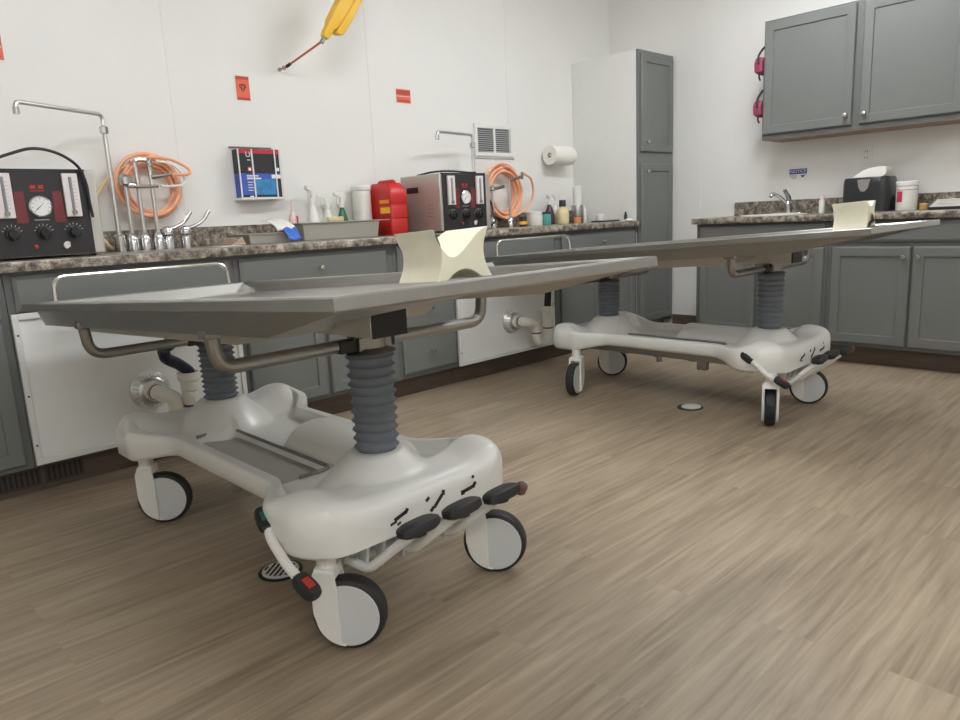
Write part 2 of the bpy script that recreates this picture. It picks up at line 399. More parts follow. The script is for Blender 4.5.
# ------------------------------------------------------------------ embalming tables
def smooth01(x): x = max(0, min(1, x)); return x * x * (3 - 2 * x)
VL = 0.672
def half_w(v):
    a = abs(v); w = 0.246 + 0.094 * smooth01((a - 0.30) / 0.19)
    rc = 0.11
    if a > VL - rc:
        d = min(a - (VL - rc), rc); w = w - rc + math.sqrt(max(0, rc * rc - d * d))
    return w
def zbot(v): return 0.275 - 0.030 * smooth01((abs(v) - 0.30) / 0.2)
def smax(a, b, k=0.014):
    t = max(0, min(1, 0.5 + 0.5 * (a - b) / k)); return b + (a - b) * t + k * t * (1 - t)
def g(u, v, cu, cv, su, sv): return math.exp(-((u - cu) / su) ** 2 - ((v - cv) / sv) ** 2)
def ztop(u, v):
    w = half_w(v); s = abs(u) / max(w, 0.01)
    edge = 1 - s
    h = 0.300
    # raised side rails
    h = max(h, 0.300 + 0.040 * smooth01((abs(u) - (w - 0.050)) / 0.014)) if abs(v) < 0.55 else h
    end = smooth01((abs(v) - 0.42) / 0.12)
    h = h * (1 - end) + max(h, 0.350) * end
    for su in (-1, 1):
        for sv in (-1, 1): h += 0.036 * g(u, v, su * 0.268, sv * 0.565, 0.068, 0.105)
    for cv in (-0.475, 0.475):
        d = math.hypot(u, v - cv)
        h = smax(h, 0.402 - 0.120 * max(0, min(1, (d - 0.070) / 0.115)) ** 1.15)
    # rounded cover between the columns
    if -0.36 < v < 0.06:
        hump = 0.300 + 0.072 * math.sqrt(max(0, 1 - ((u - 0.112) / 0.112) ** 2)) * smooth01((0.06 - v) / 0.035)
        h = max(h, hump)
    # tray recess
    ru = smooth01((u + 0.178) / 0.006) * smooth01((-0.020 - u) / 0.006); rv = smooth01((v + 0.262) / 0.008) * smooth01((0.36 - v) / 0.008)
    h -= 0.018 * ru * rv
    return h
def base_body():
    mb = MB(); nu, nv = 104, 168; rings = []
    for j in range(nv + 1):
        t = -1 + 2 * j / nv
        v = VL * math.sin(t * pi / 2) * 0.35 + VL * t * 0.65
        w = half_w(v); ring = []
        re = 0.013 + 0.035 * smooth01((abs(v) - 0.46) / 0.08)
        for i in range(nu + 1):
            s = -1 + 2 * i / nu; s = 0.7 * s + 0.3 * math.sin(s * pi / 2)
            u = s * w
            z = ztop(u, v)
            # round the outer shoulder
            de = min(w - abs(u), VL - abs(v)); 
            if de < re: z -= re - math.sqrt(max(0, re * re - (re - de) ** 2))
            ring.append((u, v, z))
        zb = zbot(v)
        bot = [(w, v, zb + 0.012), (w - 0.012, v, zb)]
        for i in range(1, 8): bot.append(((w - 0.012) * (1 - 2 * i / 8), v, zb))
        bot += [(-w + 0.012, v, zb), (-w, v, zb + 0.012)]
        rings.append(ring + bot)
    mb.loops(rings)
    return mb
def caster(parent, loc, yaw):
    R = 0.09
    mb = MB()
    # fork: two cheek plates over the front half of the wheel, joined by a crown and stem
    for sx in (-1, 1):
        pr = [(sx * 0.026, -0.018, 0.160), (sx * 0.026, -0.024, 0.200), (sx * 0.026, -0.070, 0.206), (sx * 0.026, -0.078, 0.185), (sx * 0.026, -0.078, 0.10)]
        pr += [(sx * 0.026, 0.073 * math.cos(a), 0.09 + 0.073 * math.sin(a)) for a in [pi + 0.12 + (pi / 2 - 0.20) * i / 8 for i in range(9)]]
        pr += [(sx * 0.026, -0.018, 0.020)]
        mb.prism(pr, (sx * 0.010, 0, 0))
    mb.prism([(-0.030, -0.077, 0.186), (-0.030, -0.02, 0.186), (-0.030, -0.023, 0.207), (-0.030, -0.069, 0.212)], (0.060, 0, 0))
    mb.cyl((0, -0.048, 0.205), (0, -0.048, 0.252), 0.024)
    f = mb.build('caster', 'plastic', parent, world=False, loc=loc, rot=(0, 0, yaw), bevel=0.006, seg=3)
    n = 40; mb = MB()
    prof = [(-0.024, 0.068), (-0.024, 0.079), (-0.019, 0.087), (-0.008, 0.09), (0.008, 0.09), (0.019, 0.087), (0.024, 0.079), (0.024, 0.068)]
    rings = [[(x, r * math.cos(2 * pi * i / n), 0.09 + r * math.sin(2 * pi * i / n)) for i in range(n)] for x, r in prof]
    rings.append(rings[0]); mb.loops(rings, False, False); bmesh.ops.remove_doubles(mb.bm, verts=mb.bm.verts, dist=1e-6)
    mb.build('tire', 'rubber', f, world=False, smooth=40)
    mb = MB(); mb.lathe([(0.0775, -0.0262), (0.0775, 0.0262)], (0, 0, 0.09), (1, 0, 0), 48)
    mb.build('wheel_cover', 'disc', f, world=False, smooth=15, bevel=0.0012)
    return f
def bellow(z0, z1, v, n, r0=0.052, r1=0.0605):
    prof = []; m = n * 6
    for i in range(m + 1):
        ph = i / 6.0; k = abs(math.cos(ph * pi)) ** 0.7
        flare = 0.004 * (i / m)
        prof.append((r0 + (r1 - r0) * (1 - k) + flare, z0 + (z1 - z0) * i / m))
    return MB().lathe(prof, (0, v, 0), (0, 0, 1), 32)

TILT = -0.060
LEV1 = ((-0.332, -0.478, 0.304), (-0.352, -0.52, 0.285), (-0.352, -0.60, 0.232), (-0.345, -0.655, 0.212))
LEV2 = ((-0.325, -0.53, 0.306), (-0.352, -0.58, 0.288), (-0.352, -0.63, 0.245), (-0.345, -0.680, 0.222))
def make_table(name, label, loc, rz, casters, top=dict(dx=-0.045, dy=-0.055, dz=0.828), top_rz=-0.008, lev=LEV1):
    t = thing(name, label, 'embalming table', loc, 'embalming tables', rz)
    B = base_body(); B.bm.normal_update(); tree = BVHTree.FromBMesh(B.bm)
    body = B.build('wheeled_base', 'plastic', t, world=False, smooth=60)
    def onto(p, d):
        h = tree.ray_cast(Vector(p), Vector(d)); return h[0], h[1]
    MB().box((-0.172, -0.255, 0.2825), (-0.026, 0.352, 0.285)).build('storage_tray', 'tray', body, world=False)
    zt = 0.307
    MB().tube(fillet([(-0.125, -0.270, zt), (-0.022, -0.270, zt), (-0.022, 0.366, zt), (-0.15, 0.366, zt)], 0.03), 0.0055, 8).build('tray_rail', 'steeld', body, world=False)
    for (u, v, yaw) in casters: caster(t, (u, v, 0), yaw)
    # marks above the pedals
    for (u, kind) in ((-0.085, 0), (0.037, 1), (0.146, 2)):
        mb = MB()
        def mark(du, dz, ang, l, w):
            c_, n_ = onto((u + du, -1.2, 0.292 + dz), (0, 1, 0))
            if c_ is None: return
            n_ = Vector(n_); n_ = n_ if n_.y < 0 else -n_
            r_ = Vector((1, 0, 0)); r_ = (r_ - n_ * r_.dot(n_)).normalized(); u_ = n_.cross(r_)
            if u_.z < 0: u_ = -u_
            a_ = r_ * math.cos(ang) + u_ * math.sin(ang); b_ = u_ * math.cos(ang) - r_ * math.sin(ang)
            c_ = c_ + n_ * 0.0012
            q = [c_ + a_ * sx * l / 2 + b_ * sy * w / 2 for sx, sy in ((-1, -1), (1, -1), (1, 1), (-1, 1))]
            mb.prism(q, n_ * 0.0008)
        A = (0.28, 0.75, 0.12)[kind]
        mark(0, 0, A, 0.040, 0.010); mark(0.019, 0.007 if kind != 1 else 0.016, A + 0.6, 0.013, 0.010)
        if kind == 0: mark(-0.022, -0.012, 0.2, 0.02, 0.006); mark(-0.006, -0.018, 0.3, 0.012, 0.006)
        if kind == 1: mark(-0.034, 0.014, 0.5, 0.014, 0.008); mark(-0.022, -0.016, A, 0.014, 0.010)
        if kind == 2: mark(0.018, 0.026, 0.4, 0.008, 0.008); mark(-0.024, -0.004, 0.0, 0.012, 0.013)
        mb.build('pedal_symbol', 'ink', body, world=False)
    # foot pedals with arms
    for (u, dv, rx) in ((-0.105, 0.0, 0.10), (0.035, 0.0, 0.06), (0.165, -0.01, 0.02)):
        mb = MB(); mb.tube(fillet([(u - 0.075, -0.57, 0.178), (u - 0.060, -0.640, 0.172), (u - 0.004, -0.742 + dv, 0.270)], 0.02), 0.012, 10)
        a = mb.build('pedal_arm', 'plastic', t, world=False)
        mb = MB(); n = 20
        rings = []
        for z, k in ((-0.014, 0.80), (-0.008, 0.97), (0.005, 1.0), (0.011, 0.94), (0.015, 0.78)):
            rings.append([(0.062 * k * math.copysign(abs(math.cos(2 * pi * i / n)) ** 0.7, math.cos(2 * pi * i / n)), 0.030 * k * math.copysign(abs(math.sin(2 * pi * i / n)) ** 0.7, math.sin(2 * pi * i / n)), z) for i in range(n)])
        mb.loops(rings)
        mb.cyl((-0.0, 0.004, -0.022), (0.0, 0.004, -0.008), 0.018, n=14)
        mb.build('foot_pedal', 'rubber', a, world=False, loc=(u + 0.012, -0.752 + dv, 0.290), rot=(-0.22, 0.0, 0.10))
        if u > 0.1: MB().lathe([(0.010, -0.016), (0.016, -0.010), (0.016, 0.010), (0.011, 0.016)], (u + 0.078, -0.760 + dv, 0.286), (0.25, -0.35, 0.9), 14).build('pedal_tip', 'brownrub', a, world=False)
    mb = MB()
    for (u0, u1) in ((-0.160, -0.152), (-0.112, -0.104), (-0.045, -0.038), (0.025, 0.032), (0.10, 0.107)):
        mb.prism([(u0, -0.635, 0.2445), (u0, -0.50, 0.243), (u0, -0.53, 0.20), (u0, -0.595, 0.148), (u0, -0.615, 0.150)], (u1 - u0, 0, 0))
    mb.cyl((-0.17, -0.585, 0.18), (0.12, -0.585, 0.18), 0.010, n=12)
    mb.box((-0.15, -0.585, 0.215), (0.12, -0.53, 0.243))
    mb.build('pedal_bracket', 'disc', t, world=False)
    # brake lever at the near left corner
    mb = MB(); mb.tube(fillet(lev, 0.03), 0.012, 10)
    br = mb.build('brake_lever', 'plastic', t, world=False)
    def shoe(p, d, nm, mk):
        q = Vector(d).normalized().to_track_quat('X', 'Z').to_euler()
        m2 = MB(); n = 18; rings = []
        for z, k in ((-0.014, 0.85), (-0.006, 1), (0.006, 1), (0.013, 0.86)):
            rings.append([(0.036 * k * math.copysign(abs(math.cos(2 * pi * i / n)) ** 0.6, math.cos(2 * pi * i / n)), 0.021 * k * math.copysign(abs(math.sin(2 * pi * i / n)) ** 0.6, math.sin(2 * pi * i / n)), z) for i in range(n)])
        m2.loops(rings); m2.build('brake_pad', 'rubber', br, world=False, loc=p, rot=q)
        m3 = MB().box((-0.014, -0.010, 0.0125), (0.014, 0.010, 0.0150)); m3.build('pad_mark', mk, br, world=False, loc=p, rot=q)
    shoe(Vector(lev[0]) + Vector((-0.005, 0.005, 0.008)), (-0.02, -0.08, -0.045), 'green', 'teal')
    shoe(Vector(lev[3]) + Vector((-0.005, -0.013, 0.001)), (0.02, -0.08, -0.050), 'red', 'redm')
    # frame under the base
    mb = MB()
    for u in (-0.16, 0.16): mb.box((u - 0.02, -0.50, 0.232), (u + 0.02, 0.50, zbot(0) - 0.002 if False else 0.274))
    for v in (-0.15, 0.05, 0.25): mb.box((-0.17, v - 0.02, 0.225), (0.17, v + 0.02, 0.25))
    mb.box((-0.185, -0.24, 0.19), (-0.15, -0.19, 0.235)); mb.box((-0.19, 0.02, 0.205), (-0.165, 0.04, 0.235))
    mb.build('under_frame', 'steeld', t, world=False, bevel=0.003)
    # lifting columns
    for v, z1, n in ((-0.475, 0.668, 11), (0.475, 0.606, 11)):
        b = bellow(0.400, z1, v, n).build('lift_column', 'bellow', t, world=False, smooth=60)
        mb = MB(); mb.lathe([(0.07, 0), (0.052, 0.010), (0.045, 0.012), (0.045, 0.05 if v < 0 else 0.10)], (0, v, z1), (0, 0, 1), 20); mb.box((-0.05, v - 0.03, z1 + 0.008), (0.05, v + 0.03, z1 + 0.04 if v < 0 else z1 + 0.12))
        mb.build('column_head', 'steeld', b, world=False)
    # cross rails carried by the columns
    for v, zl, zh in ((-0.475, 0.693, 0.775), (0.475, 0.622, 0.722)):
        P = fillet([(-0.415, v, zh), (-0.405, v, zl + 0.0), (0.405, v, zl), (0.415, v, zh)], 0.10, 8)
        r = MB().tube(P, 0.0165, 12).build('cross_rail', 'steeld', t, world=False)
        for u in (-0.415, 0.415): MB().box((u - 0.020, v - 0.024, zh - 0.012), (u + 0.020, v + 0.024, zh + 0.012)).build('rail_clamp', 'steeld', r, world=False, bevel=0.004)
        mb = MB().box((-0.10, v - 0.02, zl - 0.018), (0.07, v + 0.02, zl + 0.014)); mb.cyl((-0.06, v - 0.022, zl + 0.01), (-0.06, v - 0.022, zl + 0.04), 0.006, n=8)
        mb.build('rail_bracket', 'black', r, world=False, bevel=0.003)
    # tilt housing below the pan
    mb = MB()
    mb.prism([(-0.078, -0.60, 0.720), (-0.078, -0.60, 0.808), (-0.078, -0.10, 0.757), (-0.078, -0.16, 0.712)], (0.106, 0, 0))
    h = mb.build('tilt_housing', 'satin', t, world=False, bevel=0.003)
    MB().box((-0.077, -0.606, 0.721), (0.027, -0.6005, 0.807)).build('housing_end', 'black', h, world=False)
    MB().prism([(-0.06, 0.42, 0.70), (-0.06, 0.53, 0.70), (-0.06, 0.53, 0.725), (-0.06, 0.42, 0.735)], (0.12, 0, 0)).build('pan_mount', 'steeld', t, world=False)
    # the pan
    loops = [(0.385, -0.72, 0.965, -0.078, -0.082, 0.57), (0.396, -0.985, 1.000, -0.030, -0.030, 0), (0.400, -1.005, 1.010, -0.027, -0.027, 0), (0.430, -1.036, 1.036, -0.026, -0.026, 0), (0.432, -1.04, 1.046, -0.022, -0.022, 0), (0.432, -1.04, 1.046, -0.003, -0.003, 0), (0.429, -1.037, 1.043, 0.0, 0.0, 0),
             (0.396, -1.006, 1.006, 0.0, 0.0, 0), (0.392, -1.002, 1.002, -0.004, -0.004, 0), (0.380, -0.985, 0.992, -0.020, -0.046, 0), (0.30, -0.90, 0.93, -0.024, -0.050, 0), (0.12, -0.62, 0.88, -0.034, -0.056, 0)]
    rings = [[(-a, y0, z0), (-0.10, y0 + k, z0), (0.10, y0 + k, z0), (a, y0, z0), (a, y1, z1), (-a, y1, z1)] for a, y0, y1, z0, z1, k in loops]
    p = MB().loops(rings).build('table_top', 'steel', t, world=False, smooth=12, loc=(top['dx'], top['dy'], top['dz']), rot=(TILT, 0, top_rz))
    mb = MB(); mb.loops([[(-0.30, -0.44, -0.062), (0.30, -0.44, -0.062), (0.30, 0.93, -0.0805), (-0.30, 0.93, -0.0805)], [(-0.29, -0.36, -0.120), (0.29, -0.36, -0.120), (0.29, 0.90, -0.114), (-0.29, 0.90, -0.114)]])
    mb.build('under_pan', 'satin', p, world=False, bevel=0.004)
    # drain handle at the low end
    P = fillet([(-0.327, 1.022, -0.004), (-0.322, 1.024, 0.086), (0.335, 1.024, 0.086), (0.340, 1.022, -0.004)], 0.055, 8)
    MB().tube(P, 0.0078, 10).build('end_handle', 'nickel', p, world=False)
    MB().lathe([(0.03, 0), (0.03, 0.002), (0.012, 0.003)], (0, 0.80, -0.0555), (0, 0, 1), 20).build('drain', 'steeld', p, world=False)
    MB().cyl((0.0, 0.80, -0.150), (0.0, 0.80, -0.112), 0.025, n=18).build('drain_spigot', 'steeld', p, world=False)
    return t
def yaw_to(dx, dy): return math.atan2(dy, dx) - pi / 2
T1 = (-4.155, -1.75, 0.0)
make_table('embalming_table', 'nearer stainless embalming table on a white wheeled base, in the foreground', T1, 0.0,
           [(-0.228, -0.640, yaw_to(0.64, -0.77)), (-0.238, 0.485, yaw_to(0.79, -0.61)), (0.265, -0.640, yaw_to(0.616, -0.788)), (0.27, 0.50, yaw_to(0.5, 0.8))])
T2 = (-1.815, -1.77, 0.0)
make_table('embalming_table', 'farther stainless embalming table on a white wheeled base, near the corner', T2, 0.0,
           [(-0.275, -0.61, yaw_to(0.90, 0.43)), (-0.355, 0.46, yaw_to(-0.94, -0.33)), (0.185, -0.60, yaw_to(0.30, -0.95)), (0.16, 0.57, yaw_to(0.5, -0.85))], dict(dx=-0.07, dy=-0.035, dz=0.828), -0.012, LEV2)

def head_block(loc, label, W, L, flip=False, rx=TILT):
    Hh = 0.124
    def edge(a, b, depth, k=12, f0=0.06, sk=1.0):
        a, b = Vector(a), Vector(b); d = (b - a); nn = Vector((-d.y, d.x)).normalized()
        out = []
        for i in range(k):
            t = i / k; s = 0 if t < f0 or t > 1 - f0 else math.sin(pi * ((t - f0) / (1 - 2 * f0)) ** sk) ** 0.8
            out.append(a + d * t + nn * depth * s)
        return out
    q = edge((-W / 2, 0), (W / 2, 0), 0.024, 18, 0.20) + edge((W / 2, 0), (W / 2, Hh), 0.023, 12, 0.03) + edge((W / 2, Hh), (-W / 2, Hh), 0.068, 30, 0.03, 1.0 if flip else 1.9) + edge((-W / 2, Hh), (-W / 2, 0), 0.023, 12, 0.03)
    if flip: q = [Vector((p.x, Hh - p.y)) for p in reversed(q)]
    mb = MB().prism([(p.x, -L / 2, p.y) for p in q], (0, L, 0))
    o = mb.build('headrest_block', 'foam', None, smooth=35, bevel=0.004, loc=loc, rot=(rx, 0, 0))
    return tag(o, label, 'headrest', 'head blocks on the tables')
head_block((-4.018, -2.385, 0.8450), 'cream headrest block with a deep curved cut on top, on the nearer table', 0.186, 0.150)
head_block((-1.675, -2.56, 0.8590), 'cream headrest block with a flat top, on the farther table', 0.130, 0.145, True)

# ------------------------------------------------------------------ plumbing under the sinks
def trap(label, x, z, dx, dy):
    # x,z: centre of the wall flange on the access panel; dx,dy: run to the upright funnel
    y0 = -0.6125; R = 0.031
    t = thing('drain_trap', label, 'drain pipe', (x, y0, z), 'plastic drain traps')
    mb = MB(); mb.lathe([(0.084, 0), (0.083, 0.010), (0.074, 0.020), (0.060, 0.040), (0.048, 0.046)], (x, y0, z), (0, -1, 0), 32)
    fl = mb.build('slip_nut', 'pipe', t)
    mb = MB()
    for i in range(24):
        a = 2 * pi * i / 24; d = Vector((math.cos(a), 0, math.sin(a)))
        mb.cyl(Vector((x, y0, z)) + d * 0.078 + Vector((0, -0.002, 0)), Vector((x, y0, z)) + d * 0.062 + Vector((0, -0.040, 0)), 0.0055, n=6)
    mb.build('nut_ribs', 'gauge', fl)
    yb = y0 - 0.135; xr = x + dx; yr = yb + dy; zl = z - 0.145
    m = Vector((x + dx * 0.42, yb + dy * 0.42, z - 0.02))
    P = fillet([(x, y0 - 0.02, z), (x, yb, z), m, (m.x + dx * 0.04, m.y + dy * 0.04, zl), (xr, yr, zl), (xr, yr, z - 0.03)], 0.06, 8)
    MB().tube(P, R, 16).build('pipe', 'pvc', t)
    for p, d in (((x, yb + 0.060, z), (0, -1, 0)), ((m.x + dx * 0.02, m.y + dy * 0.02, z - 0.075), (dx * 0.02, dy * 0.02, -0.125)), ((xr, yr, z - 0.066), (0, 0, 1))):
        MB().lathe([(R + 0.0003, 0), (R + 0.0016, 0.001), (R + 0.0016, 0.008), (R + 0.0003, 0.009)], p, d, 18).build('primer_ring', 'purple', t)
    MB().cyl((x, y0 - 0.04, z), (x, yb + 0.062, z), 0.041).build('collar', 'pvc', t)
    mb = MB(); mb.lathe([(R + 0.004, 0), (R + 0.004, 0.045), (R + 0.007, 0.050), (R + 0.007, 0.085), (0.047, 0.095), (0.047, 0.125), (0.040, 0.126), (0.040, 0.10), (0.002, 0.10)], (xr, yr, z - 0.045), (0, 0, 1), 24, cap=False)
    mb.build('funnel', 'pvc', t)
    return Vector((xr, yr, z + 0.062))
f1 = trap('white plastic drain trap on the white panel behind the nearer table', -4.178, 0.338, 0.105, -0.035)
f2 = trap('white plastic drain trap on the white panel left of the farther table', -1.925, 0.335, 0.20, 0.0)
P = spline([f1 + Vector((0, 0, -0.003)), f1 + Vector((0, 0, 0.022)), f1 + Vector((-0.045, -0.02, 0.062)), f1 + Vector((-0.100, -0.05, 0.100)), f1 + Vector((-0.120, -0.10, 0.15)), f1 + Vector((-0.132, -0.19, 0.172)), f1 + Vector((-0.130, -0.222, 0.200))], 8)
tag(MB().tube(P, 0.024, 12).build('drain_hose', 'navy'), 'dark blue drain hose from the nearer table into the plastic trap', 'hose')
P = spline([f2 + Vector((0, 0, 0.0)), f2 + Vector((0.0, -0.005, 0.06)), f2 + Vector((-0.01, -0.03, 0.15)), f2 + Vector((-0.07, -0.15, 0.185)), f2 + Vector((-0.155, -0.255, 0.198))], 8)
tag(MB().tube(P, 0.021, 12).build('drain_hose', 'blackhose'), 'black drain hose from the farther table into the plastic trap', 'hose')

# floor drains
def floor_drain(loc, label, striped):
    t = thing('floor_drain', label, 'floor drain', (loc[0], loc[1], 0.0005), 'floor drains')
    x, y = loc
    MB().lathe([(0.064, 0), (0.064, 0.003), (0.058, 0.004), (0.056, 0.002)], (x, y, 0.0005), (0, 0, 1), 32).build('drain_ring', 'black', t)
    r = 0.053 if striped else 0.048; ox = 0 if striped else 0.005
    d = MB().lathe([(r, 0), (r, 0.004), (r - 0.003, 0.005)], (x + ox, y - ox * 0.6, 0.003), (0, 0, 1), 32).build('drain_grate', 'white', t)
    if striped:
        mb = MB()
        for i in range(-3, 4):
            a = i * 0.0145; l = math.sqrt(max(0, 0.045 ** 2 - a * a))
            if l > 0.01:
                c, s = math.cos(-0.9), math.sin(-0.9)
                pts = [(a - 0.0035, -l), (a + 0.0035, -l), (a + 0.0035, l), (a - 0.0035, l)]
                mb.prism([(x + p * c - q * s, y + p * s + q * c, 0.0081) for p, q in pts], (0, 0, 0.0006))
        mb.build('slots', 'black', d)
floor_drain((-4.315, -1.915), 'round slotted white floor drain under the nearer table', True)
floor_drain((-2.04, -1.95), 'plain round white floor drain in front of the farther table', False)

# toe kick vents
YV = -0.5345
def toe_vent(x0, x1, label):
    y = YV - 0.0015
    t = thing('floor_vent', label, 'vent', ((x0 + x1) / 2, y, 0.02), 'dark slotted grilles in the toe kick')
    MB().box((x0, y - 0.003, 0.022), (x1, y, 0.098)).build('vent_frame', 'toevent', t, bevel=0.001)
    mb = MB(); n = int((x1 - x0 - 0.02) / 0.017)
    for i in range(n):
        a = x0 + 0.014 + i * (x1 - x0 - 0.028) / max(1, n - 1)
        mb.box((a - 0.0045, y - 0.0040, 0.032), (a + 0.0045, y - 0.0031, 0.090))
    mb.build('slots', 'black', t)
toe_vent(-4.90, -4.612, 'dark slotted floor vent below the cabinet at the left edge')
toe_vent(-4.600, -4.455, 'dark slotted floor vent below the white sink panel')

# ------------------------------------------------------------------ pump machines
ZC = 0.9145
def machine(x0, y0, label, cordpts, w=0.415, d=0.385, h=0.345):
    t = thing('embalming_machine', label, 'machine', (x0 + w / 2, y0 + d / 2, ZC), 'embalming machines on the counter')
    x1, y1 = x0 + w, y0 + d; z0 = ZC + 0.008; z1 = ZC + h
    body = MB().box((x0, y0, z0), (x1, y1, z1)).build('steel_case', 'satin', t, bevel=0.006)
    for a in (x0 + 0.04, x1 - 0.04):
        for b in (y0 + 0.04, y1 - 0.04): MB().cyl((a, b, ZC), (a, b, z0 + 0.001), 0.012, n=12).build('foot', 'rubber', t)
    F = Fr((x0, y0, 0), (1, 0, 0), (0, -1, 0))
    mb = MB(); fbox(mb, F, 0.018, w - 0.042, z0 + 0.004, z1 - 0.006, 0.0005, 0.006); face = mb.build('control_panel', 'mpanel', t, bevel=0.001)
    mb = MB(); fbox(mb, F, 0.010, w - 0.042, z1 - 0.0055, z1 + 0.001, -0.004, 0.0062); mb.build('top_lip', 'black', t)
    cx = (0.018 + w - 0.042) / 2; N0 = 0.0062
    for s in (-1, 1):
        a = cx + s * 0.117
        mb = MB(); fbox(mb, F, a - 0.028, a + 0.028, z1 - 0.185, z1 - 0.016, N0, N0 + 0.014); p = mb.build('flow_meter', 'tube', t, bevel=0.002)
        mb = MB(); mb.cyl(F(a, z1 - 0.172, N0 + 0.0145), F(a, z1 - 0.03, N0 + 0.0145), 0.006, n=8)
        for i in range(8): fbox(mb, F, a + 0.008, a + 0.016, z1 - 0.05 - i * 0.014, z1 - 0.0485 - i * 0.014, N0 + 0.014, N0 + 0.0145)
        mb.build('meter_tube', 'greyink', p)
        mb = MB(); mb.cyl(F(a, z1 - 0.168, N0 + 0.014), F(a, z1 - 0.168, N0 + 0.022), 0.010, n=14); mb.build('meter_valve', 'steeld', p)
        b = cx + s * 0.066
        mb = MB(); mb.prism([F(b - 0.020, z1 - 0.205, N0), F(b + 0.020, z1 - 0.205, N0), F(b + 0.016, z1 - 0.085, N0), F(b - 0.016, z1 - 0.085, N0)], F.n * 0.001); mb.build('red_stripe', 'mred', face)
    mb = MB(); zg = z1 - 0.143; mb.lathe([(0.041, 0), (0.041, 0.010), (0.036, 0.013)], F(cx, zg, N0), F.n, 28); gz = mb.build('pressure_gauge', 'chrome', t)
    mb = MB(); mb.lathe([(0.035, 0), (0.002, 0.0005)], F(cx, zg, N0 + 0.0131), F.n, 28); gf = mb.build('gauge_face', 'gauge', gz)
    mb = MB(); mb.prism([F(cx - 0.018, zg - 0.012, N0 + 0.0138), F(cx - 0.016, zg - 0.015, N0 + 0.0138), F(cx + 0.016, zg + 0.018, N0 + 0.0138)], F.n * 0.0006)
    for i in range(9):
        a = -0.7 + i * (pi + 1.4) / 8; c1, s1 = math.cos(a), math.sin(a)
        mb.tube([F(cx + c1 * 0.027, zg + s1 * 0.027, N0 + 0.0139), F(cx + c1 * 0.032, zg + s1 * 0.032, N0 + 0.0139)], 0.0012, 4)
    mb.build('gauge_needle', 'ink', gz)
    mb = MB(); fbox(mb, F, cx - 0.024, cx - 0.006, z1 - 0.074, z1 - 0.060, N0, N0 + 0.001); fbox(mb, F, cx + 0.004, cx + 0.022, z1 - 0.074, z1 - 0.060, N0, N0 + 0.001); fbox(mb, F, cx - 0.025, cx + 0.023, z1 - 0.084, z1 - 0.080, N0, N0 + 0.001)
    mb.build('red_emblem', 'redm', face)
    mb = MB(); fbox(mb, F, cx - 0.026, cx + 0.026, zg - 0.052, zg - 0.050, N0, N0 + 0.0008)
    zk = z1 - 0.245
    for s in (-1, 0, 1):
        for i in range(7):
            a = 0.35 + i * (pi - 0.7) / 6; mb.tube([F(cx + s * 0.108 + 0.030 * math.cos(a), zk + 0.030 * math.sin(a), N0 + 0.0006), F(cx + s * 0.108 + 0.036 * math.cos(a), zk + 0.036 * math.sin(a), N0 + 0.0006)], 0.0012, 4)
    mb.build('dial_marks', 'gauge', face)
    for s in (-1, 0, 1):
        mb = MB(); mb.lathe([(0.027, 0), (0.026, 0.010), (0.020, 0.013), (0.018, 0.028), (0.015, 0.030)], F(cx + s * 0.108, zk, N0), F.n, 20); fbox(mb, F, cx + s * 0.108 - 0.005, cx + s * 0.108 + 0.005, zk - 0.024, zk + 0.024, N0 + 0.012, N0 + 0.030)
        mb.build('dial_knob', 'black', t)
    mb = MB(); mb.lathe([(0.009, 0), (0.008, 0.006), (0.002, 0.008)], F(cx - 0.035, z0 + 0.040, N0), F.n, 12); mb.build('pilot_lamp', 'redm', t)
    mb = MB(); mb.tube(arc(F(cx + 0.075, z0 + 0.040, N0 + 0.006), 0.011, 0.6, 4.6, 12, (1, 0, 0), (0, 0, 1)), 0.004, 8); mb.cyl(F(cx + 0.075, z0 + 0.040, N0), F(cx + 0.075, z0 + 0.040, N0 + 0.006), 0.011, n=12)
    mb.build('toggle_switch', 'gauge', t)
    mb = MB(); mb.box((x0 - 0.0015, y0 + 0.20, z1 - 0.105), (x0 - 0.0002, y0 + 0.31, z1 - 0.07)); mb.build('side_slot', 'black', body)
    mb = MB()
    for i in range(4):
        for j in range(3): mb.cyl((x0 - 0.001, y0 + 0.07 + j * 0.02, z0 + 0.09 + i * 0.022), (x0 + 0.001, y0 + 0.07 + j * 0.02, z0 + 0.09 + i * 0.022), 0.003, n=8)
    mb.build('side_holes', 'black', body)
    mb = MB(); mb.tube(spline(cordpts(x0, y0, x1, y1, z0, z1), 10), 0.006, 10); mb.build('power_hose', 'blackhose', t)
    return t
machine(-4.645, -0.48, 'steel and black embalming machine at the left end of the counter',
        lambda x0, y0, x1, y1, z0, z1: [(x0 - 0.05, y0 + 0.04, z1 - 0.02), (x0 + 0.03, y0 + 0.01, z1 + 0.02), (x0 + 0.12, y0 - 0.005, z1 + 0.055), (x0 + 0.20, y0 - 0.012, z1 + 0.077), (x0 + 0.28, y0 - 0.018, z1 + 0.062), (x0 + 0.345, y0 - 0.022, z1 + 0.015), (x0 + 0.368, y0 - 0.024, z1 - 0.05), (x0 + 0.372, y0 - 0.022, z1 - 0.13), (x0 + 0.378, y0 - 0.018, z1 - 0.19)])
machine(-2.372, -0.50, 'steel and black embalming machine between red bin and orange hose',
        lambda x0, y0, x1, y1, z0, z1: [(x0 + 0.08, y0 + 0.30, z1 + 0.005), (x0 + 0.14, y0 + 0.22, z1 + 0.022), (x0 + 0.22, y0 + 0.15, z1 + 0.024), (x0 + 0.30, y0 + 0.07, z1 + 0.010), (x0 + 0.33, y0 + 0.03, z1 + 0.006)], w=0.415, d=0.37)
